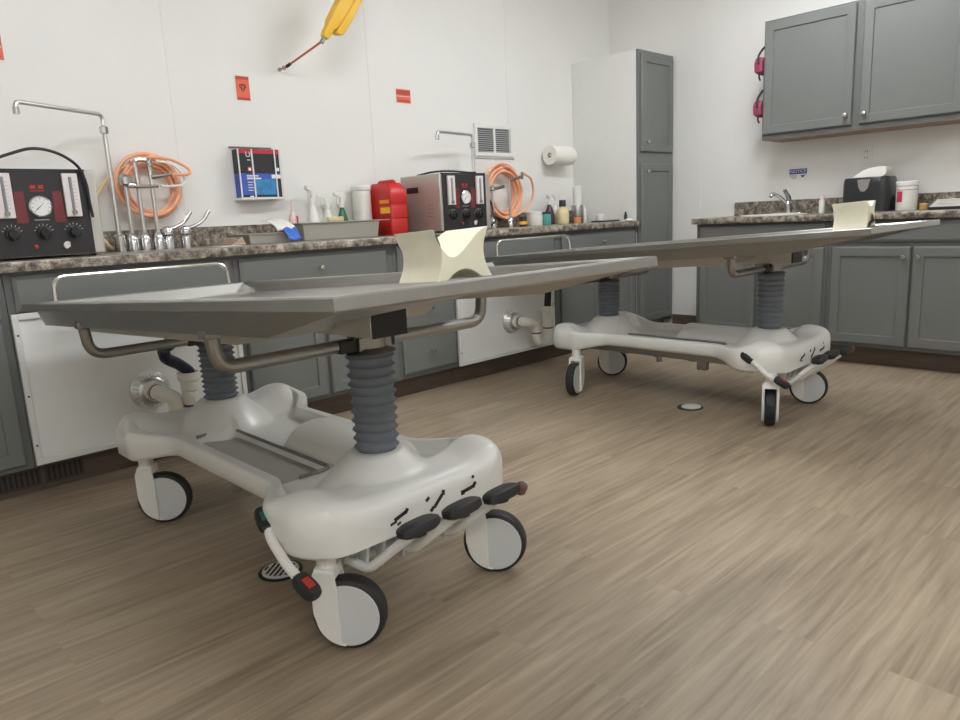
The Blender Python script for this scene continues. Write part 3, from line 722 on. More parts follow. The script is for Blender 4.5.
# small second cord of the right machine
P = spline([(-1.936, -0.40, 1.165), (-1.915, -0.415, 1.13), (-1.885, -0.435, 1.08), (-1.885, -0.45, 1.01), (-1.92, -0.50, 0.965), (-1.98, -0.53, 0.945)], 8)
tag(MB().tube(P, 0.006, 8).build('power_cord', 'blackhose'), 'thin black cord curving beside the right embalming machine', 'cord')

# ------------------------------------------------------------------ swing spouts, valves and hoses
def spout(x, y, ztop, tip, label):
    t = thing('swing_spout', label, 'faucet', (x, y, ZC), 'tall chrome swing spouts')
    MB().lathe([(0.026, 0), (0.026, 0.07), (0.020, 0.078), (0.012, 0.082)], (x, y, ZC), (0, 0, 1), 20).build('spout_base', 'chrome', t)
    MB().cyl((x, y, ZC + 0.08), (x, y, ztop - 0.08), 0.0105, n=14).build('riser', 'pipe', t)
    MB().lathe([(0.011, 0), (0.019, 0.004), (0.019, 0.030), (0.013, 0.036)], (x, y, ztop - 0.085), (0, 0, 1), 8).build('union_nut', 'chrome', t, smooth=20)
    tip = Vector(tip)
    P = fillet([(x, y, ztop - 0.05), (x, y, ztop), tip, tip + Vector((0, 0, -0.045))], 0.028, 6)
    a = MB().tube(P, 0.0095, 12).build('swing_arm', 'pipe', t)
    MB().cyl(tip + Vector((0, 0, -0.05)), tip + Vector((0, 0, -0.022)), 0.013, n=12).build('aerator', 'chrome', a)
spout(-4.062, -0.14, 1.53, (-4.445, -0.345, 1.532), 'tall chrome swing spout beside the left embalming machine')
spout(-1.772, -0.17, 1.535, (-2.125, -0.22, 1.535), 'tall chrome swing spout behind the right embalming machine')
def stand_pipe(t, x, y, top, base=0.07, r=0.0095):
    MB().lathe([(0.025, 0), (0.025, base * 0.8), (0.018, base), (0.011, base + 0.012)], (x, y, ZC), (0, 0, 1), 18).build('pipe_base', 'chrome', t)
    MB().cyl((x, y, ZC + base), (x, y, top), r, n=12).build('stand_pipe', 'pipe', t)
t = thing('aspirator_faucet', 'chrome group of three stand pipes in front of the left orange hose', 'faucet', (-3.95, -0.14, ZC), 'chrome stand pipe groups')
stand_pipe(t, -4.005, -0.145, 1.235); stand_pipe(t, -3.945, -0.135, 1.31); stand_pipe(t, -3.885, -0.145, 1.29)
mb = MB(); mb.lathe([(0.018, 0), (0.024, 0.008), (0.024, 0.040), (0.014, 0.052)], (-4.005, -0.145, 1.215), (0, 0, 1), 14); mb.cyl((-4.005, -0.145, 1.222), (-3.965, -0.16, 1.218), 0.014, n=12); mb.build('vacuum_breaker', 'chrome', t)
mb = MB(); mb.tube([(-4.00, -0.160, 1.212), (-3.93, -0.163, 1.209), (-3.86, -0.160, 1.213)], 0.007, 8); mb.build('cross_pipe', 'steeld', t)
mb = MB(); mb.tube(fillet([(-3.945, -0.135, 1.30), (-3.945, -0.135, 1.335), (-3.885, -0.145, 1.335), (-3.885, -0.145, 1.285)], 0.02), 0.011, 10); mb.lathe([(0.013, 0), (0.016, 0.01), (0.016, 0.03), (0.008, 0.04)], (-3.885, -0.145, 1.30), (0, 0, 1), 12); mb.build('return_bend', 'chrome', t)
mb = MB(); mb.cyl((-3.885, -0.147, 1.255), (-3.79, -0.150, 1.268), 0.0115, 0.008, n=12); mb.build('hose_barb', 'steeld', t)
def lever_valve(x, y, d, label):
    t = thing('lever_valve', label, 'faucet valve', (x, y, ZC), 'chrome lever valves by the left orange hose')
    MB().lathe([(0.026, 0), (0.025, 0.05), (0.022, 0.06), (0.028, 0.068), (0.029, 0.085), (0.022, 0.10), (0.010, 0.108)], (x, y, ZC), (0, 0, 1), 18).build('valve_body', 'chrome', t)
    p = Vector((x, y, ZC + 0.092)); d = Vector(d)
    P = spline([p, p + d * 0.35 + Vector((0, 0, 0.012)), p + d * 0.7 + Vector((0, 0, 0.035)), p + d + Vector((0, 0, 0.083))], 6)
    MB().tube(P, [0.010 - 0.003 * i / (len(P) - 1) if i < len(P) * .7 else 0.009 for i in range(len(P))], 10).build('lever', 'chrome', t)
lever_valve(-3.832, -0.130, (0.112, -0.03, 0), 'chrome lever valve next to the three stand pipes, left of the pair')
lever_valve(-3.752, -0.145, (0.118, -0.03, 0), 'chrome lever valve with slanted lever, right of the pair')
MB_t = None
t = thing('aspirator_faucet', 'pair of chrome stand pipes in front of the right orange hose', 'faucet', (-1.57, -0.2, ZC), 'chrome stand pipe groups')
stand_pipe(t, -1.635, -0.20, 1.175, 0.06); stand_pipe(t, -1.462, -0.20, 1.245, 0.06)
mb = MB(); mb.lathe([(0.016, 0), (0.021, 0.008), (0.021, 0.03), (0.012, 0.04)], (-1.635, -0.20, 1.165), (0, 0, 1), 14); mb.build('vacuum_breaker', 'chrome', t)
mb = MB(); mb.cyl((-1.635, -0.205, 1.178), (-1.53, -0.21, 1.196), 0.012, n=12); mb.build('hose_barb', 'steeld', t); mb = MB(); mb.cyl((-1.462, -0.205, 1.235), (-1.34, -0.21, 1.264), 0.011, n=12); mb.cyl((-1.335, -0.21, 1.245), (-1.335, -0.21, 1.295), 0.010, n=10); mb.build('hose_barb', 'steeld', t)
MUL = (1.0, 0.84, 1.10, 0.92, 1.20, 0.80, 1.05, 0.96, 1.15)
def coil(cx, cz, r, y0, turns, seed, label, tail):
    rnd = random.Random(seed)
    t = thing('coiled_hose', label, 'hose', (cx, y0, cz - r), 'coils of orange hose')
    P = []; N = 36; off = [(rnd.uniform(-1, 1), rnd.uniform(-1, 1), rnd.uniform(-1, 1)) for _ in range(turns + 2)]
    for i in range(turns * N + 1):
        k = i / N; j = int(k); f = k - j; f = smooth01(f)
        o = [off[j][q] * (1 - f) + off[j + 1][q] * f for q in range(3)]
        a = pi / 2 + 2 * pi * k; m0, m1 = MUL[j % 9], MUL[(j + 1) % 9]; rr = r * (m0 + (m1 - m0) * f) * (1 + 0.03 * o[0])
        P.append((cx + rr * math.cos(a) + 0.018 * o[1], y0 - 0.060 * (i / (turns * N)) + 0.004 * o[2], cz + rr * math.sin(a) * 1.02 + 0.012 * o[2]))
    MB().tube(P, 0.0085, 10).build('hose_coil', 'orange', t)
    if tail: MB().tube(spline(tail, 10), 0.0085, 10).build('hose_tail', 'straw', t)
    return t, P
t, P = coil(-3.868, 1.208, 0.130, -0.030, 9, 3, 'coil of orange hose hanging behind the three left stand pipes', [(-3.93, -0.060, 1.325), (-4.02, -0.065, 1.285), (-4.09, -0.07, 1.21), (-4.135, -0.07, 1.13), (-4.145, -0.075, 1.03), (-4.115, -0.10, 0.965), (-4.085, -0.09, 0.93)])
MB().tube(spline([(-3.95, -0.088, 1.332), (-3.86, -0.092, 1.352), (-3.77, -0.10, 1.345), (-3.70, -0.115, 1.31), (-3.685, -0.13, 1.285), (-3.71, -0.145, 1.268), (-3.784, -0.151, 1.268)], 10), 0.0075, 10).build('hose_loop', 'orange', t)
MB().tube(spline([(-3.84, -0.11, 1.335), (-3.76, -0.115, 1.315), (-3.715, -0.12, 1.26), (-3.73, -0.13, 1.222), (-3.80, -0.155, 1.212), (-3.848, -0.161, 1.213)], 10), 0.006, 10).build('clear_hose', 'acryl', t)
t, P = coil(-1.40, 1.163, 0.164, -0.040, 8, 11, 'coil of orange hose hanging behind the right pair of stand pipes', [(-1.52, -0.07, 1.32), (-1.61, -0.09, 1.27), (-1.655, -0.10, 1.16), (-1.64, -0.10, 1.03), (-1.60, -0.10, 0.945)])
MB().tube(spline([(-1.314, -0.205, 1.285), (-1.22, -0.19, 1.25), (-1.165, -0.16, 1.16), (-1.185, -0.14, 1.07), (-1.30, -0.12, 1.0), (-1.42, -0.11, 0.975)], 10), 0.0085, 10).build('hose_loop', 'orange', t)

# ------------------------------------------------------------------ things on the back counter
# steel tub
t = thing('steel_tub', 'low stainless steel tub on the counter, left of the red bin', 'tub', (-2.93, -0.22, ZC))
mb = MB(); R = lambda d, z: [(-3.19 + d, -0.31 + d, z), (-2.685 - d, -0.31 + d, z), (-2.685 - d, -0.145 - d, z), (-3.19 + d, -0.145 - d, z)]
mb.loops([R(0.010, ZC), R(0.0, ZC + 0.088), R(-0.012, ZC + 0.090), R(-0.012, ZC + 0.095), R(0.004, ZC + 0.095), R(0.013, ZC + 0.008)])
mb.build('tub_body', 'satin', t, bevel=0.002)
MB().box((-2.672, -0.32, ZC + 0.0905), (-2.618, -0.135, ZC + 0.0945)).build('side_ledge', 'satin', t)
# sharps bin
t = thing('sharps_container', 'red sharps container between the steel tub and right machine', 'sharps container', (-2.52, -0.19, ZC))
rings = []; bx, by = -2.516, -0.185
for z, s, dy in ((0, 0.92, 0), (0.006, 0.95, 0), (0.08, 0.97, 0), (0.084, 0.95, 0), (0.098, 0.95, 0), (0.102, 0.985, 0), (0.165, 0.99, 0), (0.169, 0.97, 0), (0.180, 0.97, 0), (0.184, 0.99, 0), (0.245, 0.99, 0), (0.285, 0.90, 0.008), (0.300, 0.80, 0.014), (0.306, 0.76, 0.014)):
    w, d = 0.066 * s, 0.112 * s; q = []
    for cx_, cy_, a0 in ((1, 1, 0), (-1, 1, pi / 2), (-1, -1, pi), (1, -1, 1.5 * pi)):
        for i in range(5):
            a = a0 + i * pi / 8; q.append((bx + cx_ * (w - 0.018) + 0.018 * math.cos(a), by + dy + cy_ * (d - 0.018) + 0.018 * math.sin(a), ZC + z))
    rings.append(q)
MB().loops(rings).build('bin_body', 'sharps', t, smooth=35)
MB().tube(fillet([(bx, by - 0.07, ZC + 0.304), (bx, by - 0.06, ZC + 0.314), (bx, by + 0.07, ZC + 0.314), (bx, by + 0.08, ZC + 0.304)], 0.02), 0.012, 10).build('handle', 'sharps', t)
MB().box((bx - 0.0675, by - 0.095, ZC + 0.128), (bx - 0.0632, by - 0.005, ZC + 0.163)).build('biohazard_label', 'labely', t)
MB().box((bx - 0.0678, by - 0.092, ZC + 0.186), (bx - 0.0635, by + 0.0, ZC + 0.207)).build('warning_label', 'labelo', t)
def spray(x, y, z, h, r, bodym, label, headm='milk', rz=0.0, name='spray_bottle'):
    t = thing(name, label, 'spray bottle', (x, y, z), 'spray bottles on the back counter')
    hb = h * 0.66
    MB().lathe([(r * 0.94, 0), (r, 0.006), (r, hb * 0.45), (r * 0.88, hb * 0.60), (r * 0.50, hb * 0.88), (r * 0.36, hb * 0.96), (r * 0.36, hb)], (x, y, z), (0, 0, 1), 20).build('bottle_body', bodym, t, smooth=50)
    c, s = math.cos(rz), math.sin(rz); Q = lambda a, b, zz: (x + a * c - b * s, y + a * s + b * c, z + zz)
    k = h - hb
    mb = MB(); mb.lathe([(r * 0.42, 0), (r * 0.42, k * 0.28), (r * 0.3, k * 0.32)], (x, y, z + hb), (0, 0, 1), 14)
    pr = [(-0.055, k * 0.78), (-0.055, k * 0.98), (0.012, k * 1.0), (0.030, k * 0.72), (0.012, k * 0.28), (-0.010, k * 0.28), (-0.014, k * 0.68)]
    mb.prism([Q(a, -0.010, hb + b) for a, b in pr], Vector(Q(0, 0.02, 0)) - Vector(Q(0, 0, 0)))
    mb.build('spray_head', headm, t, bevel=0.002)
    mb = MB(); mb.prism([Q(-0.030, -0.005, hb + k * 0.72), Q(-0.040, -0.005, hb + k * 0.30), Q(-0.034, -0.005, hb + k * 0.28), Q(-0.018, -0.005, hb + k * 0.70)], Vector(Q(0, 0.010, 0)) - Vector(Q(0, 0, 0)))
    mb.build('trigger', headm, t)
    return t
# (they stand in the strip between tub and wall)
t = thing('pump_bottle', 'small pale pink pump bottle behind the left end of the steel tub', 'bottle', (-3.115, -0.085, ZC))
MB().lathe([(0.022, 0), (0.023, 0.05), (0.023, 0.12), (0.012, 0.155), (0.008, 0.16), (0.007, 0.185), (0.004, 0.225)], (-3.115, -0.085, ZC), (0, 0, 1), 16).build('bottle_body', 'pink', t)
MB().box((-3.103, -0.109, ZC + 0.08), (-3.095, -0.104, ZC + 0.135)).build('red_mark', 'redl', t)
spray(-2.985, -0.085, ZC, 0.302, 0.040 * 0.95, 'milk', 'tall milky white spray bottle behind the steel tub', rz=0.5)
spray(-2.885, -0.085, ZC, 0.255, 0.035, 'milk', 'shorter white spray bottle behind the steel tub, between tall and green ones', rz=-0.4)
spray(-2.785, -0.085, ZC, 0.262, 0.036, 'green', 'spray bottle of green liquid behind the steel tub', rz=0.2)
t = thing('soap_bar', 'small cream block lying on the wall side rim of the steel tub', 'block', (-2.88, -0.16, ZC + 0.096))
MB().box((-2.93, -0.165, ZC + 0.0965), (-2.83, -0.130, ZC + 0.122)).build('block', 'cream', t, bevel=0.005)
t = thing('wipes_tub', 'tall white cylinder tub beside the red sharps container', 'tub', (-2.664, -0.084, ZC))
MB().lathe([(0.055, 0), (0.057, 0.005), (0.057, 0.265), (0.054, 0.268)], (-2.640, -0.084, ZC), (0, 0, 1), 28).build('tub_body', 'milk', t)
MB().lathe([(0.059, 0), (0.060, 0.004), (0.060, 0.022), (0.055, 0.030)], (-2.640, -0.084, ZC + 0.27), (0, 0, 1), 28).build('lid', 'white', t)
# flat trays and papers
t = thing('instrument_tray', 'flat stainless instrument tray leaning low on the counter', 'tray', (-3.38, -0.2, ZC))
mb = MB(); R = lambda d, z: [(-3.50 + d, -0.31 + d, z), (-3.265 - d, -0.31 + d, z), (-3.265 - d, -0.10 - d, z), (-3.50 + d, -0.10 - d, z)]
mb.loops([R(0.008, ZC), R(0.0, ZC + 0.046), R(-0.008, ZC + 0.047), R(-0.008, ZC + 0.050), R(0.004, ZC + 0.050), R(0.012, ZC + 0.005)])
mb.build('tray_body', 'satin', t, bevel=0.001)
mb = MB()
for i in range(4): mb.box((-3.600 + 0.016 * i, -0.32 + 0.004 * i, ZC + 0.0005 + i * 0.009), (-3.525 - 0.002 * i, -0.15, ZC + 0.009 + i * 0.009))
tag(mb.build('paper_towels', 'kraft', bevel=0.003), 'small stack of tan folded paper towels left of the steel tray', 'paper towels')
tag(MB().box((-3.735, -0.50, ZC + 0.0003), (-3.635, -0.40, ZC + 0.003)).build('paper_slip', 'paper'), 'small white slip of paper at the counter front left of the towels', 'paper')
t = thing('wrapped_pack', 'white sheet with blue plastic wrap at the left end of the steel tub', 'package', (-3.27, -0.25, ZC + 0.008))
def cloth(x0, x1, y0, y1, zf, n=10):
    mb = MB(); rows = [[mb.bm.verts.new((x0 + (x1 - x0) * i / n, y0 + (y1 - y0) * j / n, zf(i / n, j / n))) for i in range(n + 1)] for j in range(n + 1)]
    for j in range(n):
        for i in range(n): mb.bm.faces.new((rows[j][i], rows[j][i + 1], rows[j + 1][i + 1], rows[j + 1][i]))
    return mb
o = cloth(-3.335, -3.225, -0.300, -0.13, lambda a, b: ZC + 0.060 + 0.062 * b ** 0.5 + 0.004 * math.sin(7 * a + 3 * b)).build('white_sheet', 'paper', t)
o.modifiers.new('s', 'SOLIDIFY').thickness = 0.003
o = cloth(-3.320, -3.245, -0.385, -0.330, lambda a, b: ZC + 0.010 + 0.064 * b ** 0.7 + 0.005 * math.sin(9 * a + 5 * b)).build('blue_wrap', 'bluep', t)
o.modifiers.new('s', 'SOLIDIFY').thickness = 0.004

# bottles and jars at the right end
def jar(name, x, y, prof, m, label, cat='jar', lid=None, lidm='white', group='jars and bottles at the pantry end', band=None):
    t = thing(name, label, cat, (x, y, ZC), group)
    MB().lathe(prof, (x, y, ZC), (0, 0, 1), 20).build('jar_body', m, t)
    if lid: MB().lathe([(lid[0] * 0.97, 0), (lid[0], 0.004), (lid[0], lid[1] - 0.004), (lid[0] * 0.92, lid[1])], (x, y, ZC + prof[-1][1] + 0.0003), (0, 0, 1), 20).build('lid', lidm, t)
    if band: MB().lathe([(band[0], 0), (band[0], band[2])], (x, y, ZC + band[1]), (0, 0, 1), 20).build('jar_label', band[3], t)
    return t
def J(r, h, neck=None):
    p = [(r * 0.95, 0), (r, 0.005), (r, h * 0.94), (r * 0.93, h)]
    if neck: p = [(r * 0.95, 0), (r, 0.005), (r, h * 0.72), (r * 0.8, h * 0.85), (neck, h * 0.94), (neck, h)]
    return p
jar('cleaning_jar', -1.385, -0.25, J(0.030, 0.055), 'brownb', 'small dark jar below the right orange hose', lid=(0.029, 0.012), lidm='black', band=(0.0305, 0.015, 0.022, 'labely'))
jar('cream_pot', -1.215, -0.21, J(0.058, 0.080), 'milk', 'white wide jar just right of the orange hose', lid=(0.058, 0.022), lidm='white', band=(0.0567, 0.025, 0.03, 'pink'))
jar('teal_jar', -1.085, -0.20, J(0.043, 0.080), 'teall', 'teal jar with dark lid right of the white jar', lid=(0.044, 0.014), lidm='darkc')
spray(-0.945, -0.125, ZC, 0.225, 0.038, 'brownb', 'dark spray bottle with white head behind the teal jar', rz=0.3)
spray(-0.83, -0.085, ZC, 0.225, 0.034, 'milk', 'white spray bottle behind the cream bottle', rz=0.3)
jar('lotion_bottle', -0.880, -0.20, J(0.047, 0.130, 0.022), 'cream', 'cream bottle with a tall dark cap', 'bottle', lid=(0.026, 0.048), lidm='darkc')
jar('orange_jar', -0.778, -0.26, J(0.026, 0.03), 'orangel', 'small jar of orange liquid beside the cream bottle', lid=(0.032, 0.012), lidm='orangel')
jar('chemical_bottle', -0.685, -0.19, J(0.048, 0.135), 'steel', 'tall silver bottle with white upper half', 'bottle', lid=(0.036, 0.145), lidm='milk')
jar('white_tub', -0.585, -0.16, J(0.034, 0.105), 'milk', 'short pale bottle just right of the tall silver bottle', 'bottle', lid=(0.022, 0.03), lidm='milk')
jar('cream_tub', -0.540, -0.30, J(0.034, 0.045), 'white', 'low white tub near the pantry side', lid=(0.035, 0.012), lidm='white')
t = thing('scalpel_box', 'flat dark tray of tools lying by the pantry side', 'tool tray', (-0.60, -0.42, ZC))
MB().box((-0.74, -0.46, ZC + 0.0003), (-0.505, -0.36, ZC + 0.012)).build('tray_base', 'darkc', t, bevel=0.003)
jar('dropper_bottle', -0.515, -0.52, J(0.012, 0.05), 'darkc', 'tiny dark bottle at the pantry end of the counter', 'bottle', lid=(0.007, 0.018), lidm='black')
tag(cloth(-0.585, -0.50, -0.60, -0.54, lambda a, b: ZC + 0.004 + 0.014 * math.sin(pi * a) * math.sin(pi * b) + 0.002 * math.sin(11 * a + 6 * b)).build('paper_wipe', 'paper'), 'crumpled white wipe on the counter front beside the pantry', 'paper')

# ------------------------------------------------------------------ on the back wall
def sign(x0, x1, z0, z1, label, style):
    t = thing('warning_sign', label, 'sign', ((x0 + x1) / 2, -0.001, z0), 'orange red signs on the back wall')
    F = Fr((0, -0.0008, 0), (1, 0, 0), (0, -1, 0)); mb = MB()
    fbox(mb, F, x0 - 0.007, x1 + 0.007, z0 - 0.007, z1 + 0.007, 0.0, 0.0008); mb.build('sign_border', 'white', t)
    mb = MB(); fbox(mb, F, x0, x1, z0, z1, 0.0009, 0.0016); p = mb.build('sign_face', 'sign', t)
    cx = (x0 + x1) / 2; cz = (z0 + z1) / 2; mb = MB()
    if style == 0:
        fbox(mb, F, x0 + 0.002, x1 - 0.002, z1 - 0.018, z1 - 0.002, 0.0017, 0.0020); fbox(mb, F, x0 + 0.002, x1 - 0.002, z0 + 0.002, z0 + 0.014, 0.0017, 0.0020)
        mb.build('sign_band', 'signd', p)
        mb = MB()
        for i in range(3):
            a = pi / 2 + i * 2 * pi / 3 + pi; c = F(cx + 0.010 * math.cos(a), cz + 0.006 + 0.010 * math.sin(a), 0.0021)
            mb.tube(arc(c, 0.0085, a - 2.4, a + 2.4, 14, (1, 0, 0), (0, 0, 1)), 0.0022, 6)
        mb.tube(arc(F(cx, cz + 0.006, 0.0021), 0.009, 0, 2 * pi * 0.99, 16, (1, 0, 0), (0, 0, 1)), 0.0015, 6)
        mb.build('hazard_symbol', 'ink', p)
    else:
        fbox(mb, F, x0 + 0.004, x1 - 0.004, cz - 0.003, cz, 0.0017, 0.0020); mb.build('sign_band', 'white', p)
        mb = MB(); fbox(mb, F, x0 + 0.004, x1 - 0.004, cz + 0.008, z1 - 0.006, 0.0017, 0.0019); fbox(mb, F, x0 + 0.012, x1 - 0.012, z0 + 0.008, z0 + 0.018, 0.0017, 0.0019)
        mb.build('sign_lines', 'signd', p)
sign(-3.330, -3.253, 1.667, 1.790, 'upright orange red hazard sign above the glove boxes', 0)
sign(-2.258, -2.142, 1.730, 1.813, 'wide orange red sign on the wall right of the yellow pendant', 1)
sign(-4.465, -4.380, 1.752, 1.862, 'orange red sign cut by the left edge of the photo', 1)
# air vent
t = thing('air_vent', 'white louvred air vent on the back wall above the right machine', 'vent', (-1.405, -0.001, 1.44))
F = Fr((0, -0.0005, 0), (1, 0, 0), (0, -1, 0)); mb = MB()
X0, X1, Z0, Z1 = -1.592, -1.197, 1.417, 1.640
for a in ((X0, X1, Z0, Z0 + 0.03), (X0, X1, Z1 - 0.03, Z1), (X0, X0 + 0.03, Z0 + 0.03, Z1 - 0.03), (X1 - 0.03, X1, Z0 + 0.03, Z1 - 0.03), (-1.404, -1.384, Z0 + 0.03, Z1 - 0.03)): fbox(mb, F, *a, 0.0, 0.010)
mb.build('vent_frame', 'white', t, bevel=0.002)
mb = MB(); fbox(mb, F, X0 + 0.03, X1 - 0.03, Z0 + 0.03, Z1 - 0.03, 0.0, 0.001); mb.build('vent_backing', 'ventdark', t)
mb = MB(); fbox(mb, F, X0 - 0.01, X1 + 0.01, Z0 - 0.014, Z0 - 0.007, 0.0, 0.010); mb.build('lower_lip', 'ventw', t, bevel=0.002)
for a0, a1 in ((X0 + 0.031, -1.405), (-1.383, X1 - 0.031)):
    mb = MB()
    for i in range(11):
        z = Z0 + 0.036 + i * 0.0142; mb.prism([F(a0, z, 0.002), F(a0, z + 0.002, 0.002), F(a0, z + 0.0005, 0.009), F(a0, z - 0.0025, 0.009)], (a1 - a0, 0, 0))
    mb.build('louvre', 'ventw', t)
# paper towel roll
t = thing('paper_towel_roll', 'white paper towel roll on a wall holder beside the pantry', 'paper towel roll', (-0.72, -0.085, 1.43))
P0, P1 = Vector((-0.885, -0.088, 1.432)), Vector((-0.640, -0.088, 1.432))
MB().lathe([(0.020, 0.0), (0.070, 0.0), (0.071, 0.003), (0.071, 0.242), (0.070, 0.245), (0.020, 0.245)], P0, (1, 0, 0), 36, cap=False).build('roll', 'paper', t, smooth=40)
mb = MB(); mb.lathe([(0.020, 0.0), (0.017, 0.0), (0.017, 0.245), (0.020, 0.245)], P0, (1, 0, 0), 24, cap=False); mb.build('card_core', 'kraft', t)
mb = MB(); mb.cyl(P0 + Vector((0.004, 0, 0)), P1 + Vector((0.012, 0, 0)), 0.008, n=12)
for p in (P1 + Vector((0.010, 0, 0)),): mb.box((p.x - 0.004, -0.1, p.z - 0.012), (p.x + 0.004, -0.0008, p.z + 0.012))
mb.build('wall_mount', 'trim', t, bevel=0.002)
# glove boxes in a holder
t = thing('glove_box_holder', 'white wire holder for two glove boxes on the back wall', 'glove box holder', (-3.265, -0.001, 1.15))
mb = MB(); hx0, hx1 = -3.402, -3.158; hz0, hz1 = 1.150, 1.418; yd = -0.084
mb.box((hx0, -0.004, hz0), (hx1, -0.0008, hz1)); mb.box((hx0, yd, hz0 - 0.004), (hx1, -0.004, hz0)); mb.build('wall_mount_plate', 'acryl', t)
mb = MB()
for a in (hx0, hx0 + 0.078, hx1 - 0.034, hx1): mb.box((a - 0.004, yd - 0.004, hz0 - 0.004), (a + 0.004, yd, hz1 - 0.012))
mb.box((hx0, yd - 0.004, hz0 - 0.006), (hx1, yd, hz0 + 0.006)); mb.box((hx0 - 0.004, yd - 0.004, hz0 - 0.006), (hx0, -0.004, hz0 + 0.006)); mb.box((hx1, yd - 0.004, hz0 - 0.006), (hx1 + 0.004, -0.004, hz0 + 0.006))
mb.build('front_bars', 'acryl', t, bevel=0.001)
MB().tube([(hx0 - 0.01, -0.012, hz1 + 0.004), (hx1 - 0.01, -0.012, hz1 + 0.004)], 0.004, 8).build('top_rod', 'steeld', t)
def glove_box(z0, z1, label, blue):
    x0, x1, y0, y1 = hx0 + 0.006, hx1 - 0.006, yd + 0.002, -0.0045
    t = thing('glove_box', label, 'glove box', ((x0 + x1) / 2, (y0 + y1) / 2, z0), 'glove boxes in the wall holder')
    b = MB().box((x0, y0, z0), (x1, y1, z1)).build('carton', 'boxblue' if blue else 'boxblk', t, bevel=0.001)
    F = Fr((x0, y0, 0), (1, 0, 0), (0, -1, 0)); w = x1 - x0
    if blue:
        mb = MB(); fbox(mb, F, 0.075, w - 0.035, z0 + 0.002, z1 - 0.030, 0.0001, 0.0006); mb.build('glove_picture', 'boxcyan', b)
        mb = MB(); fbox(mb, F, 0.002, w - 0.002, z0 + 0.002, z0 + 0.018, 0.0006, 0.0009); fbox(mb, F, w - 0.030, w - 0.001, z0 + 0.02, z1 - 0.02, 0.0001, 0.0009); mb.build('dark_band', 'boxblk', b)
        mb = MB(); fbox(mb, F, 0.033, 0.10, z1 - 0.016, z1 - 0.010, 0.0007, 0.0012); fbox(mb, F, 0.033, 0.115, z1 - 0.030, z1 - 0.022, 0.0007, 0.0012)
        for i in range(4): fbox(mb, F, 0.035, 0.068 - 0.006 * (i % 2), z1 - 0.048 - i * 0.014, z1 - 0.044 - i * 0.014, 0.0007, 0.0010)
        fbox(mb, F, 0.04, 0.062, z0 + 0.006, z0 + 0.013, 0.001, 0.0013); fbox(mb, F, w - 0.055, w - 0.002, z1 - 0.026, z1 - 0.006, 0.001, 0.0016)
        mb.build('white_print', 'white', b)
    else:
        mb = MB(); fbox(mb, F, 0.0, w, z1 - 0.024, z1 - 0.001, 0.0001, 0.0008); fbox(mb, F, 0.042, 0.066, z0 + 0.010, z0 + 0.034, 0.0001, 0.0008); mb.build('red_band', 'boxred', b)
        lettering('UI', 0.040, F(0.055, z1 - 0.030, 0.0014), (1, 0, 0), (0, 0, 1), 'white', b)
        mb = MB(); fbox(mb, F, 0.044, 0.062, z1 - 0.060, z1 - 0.056, 0.0007, 0.0012); fbox(mb, F, 0.047, 0.060, z0 + 0.014, z0 + 0.028, 0.0009, 0.0013); fbox(mb, F, w - 0.028, w - 0.006, z0 + 0.012, z0 + 0.030, 0.0007, 0.0012)
        mb.build('white_print', 'white', b)
glove_box(hz0 + 0.001, hz0 + 0.131, 'blue glove box, lower of the two in the wall holder', True)
glove_box(hz0 + 0.1315, hz0 + 0.258, 'black and red glove box, upper of the two in the wall holder', False)
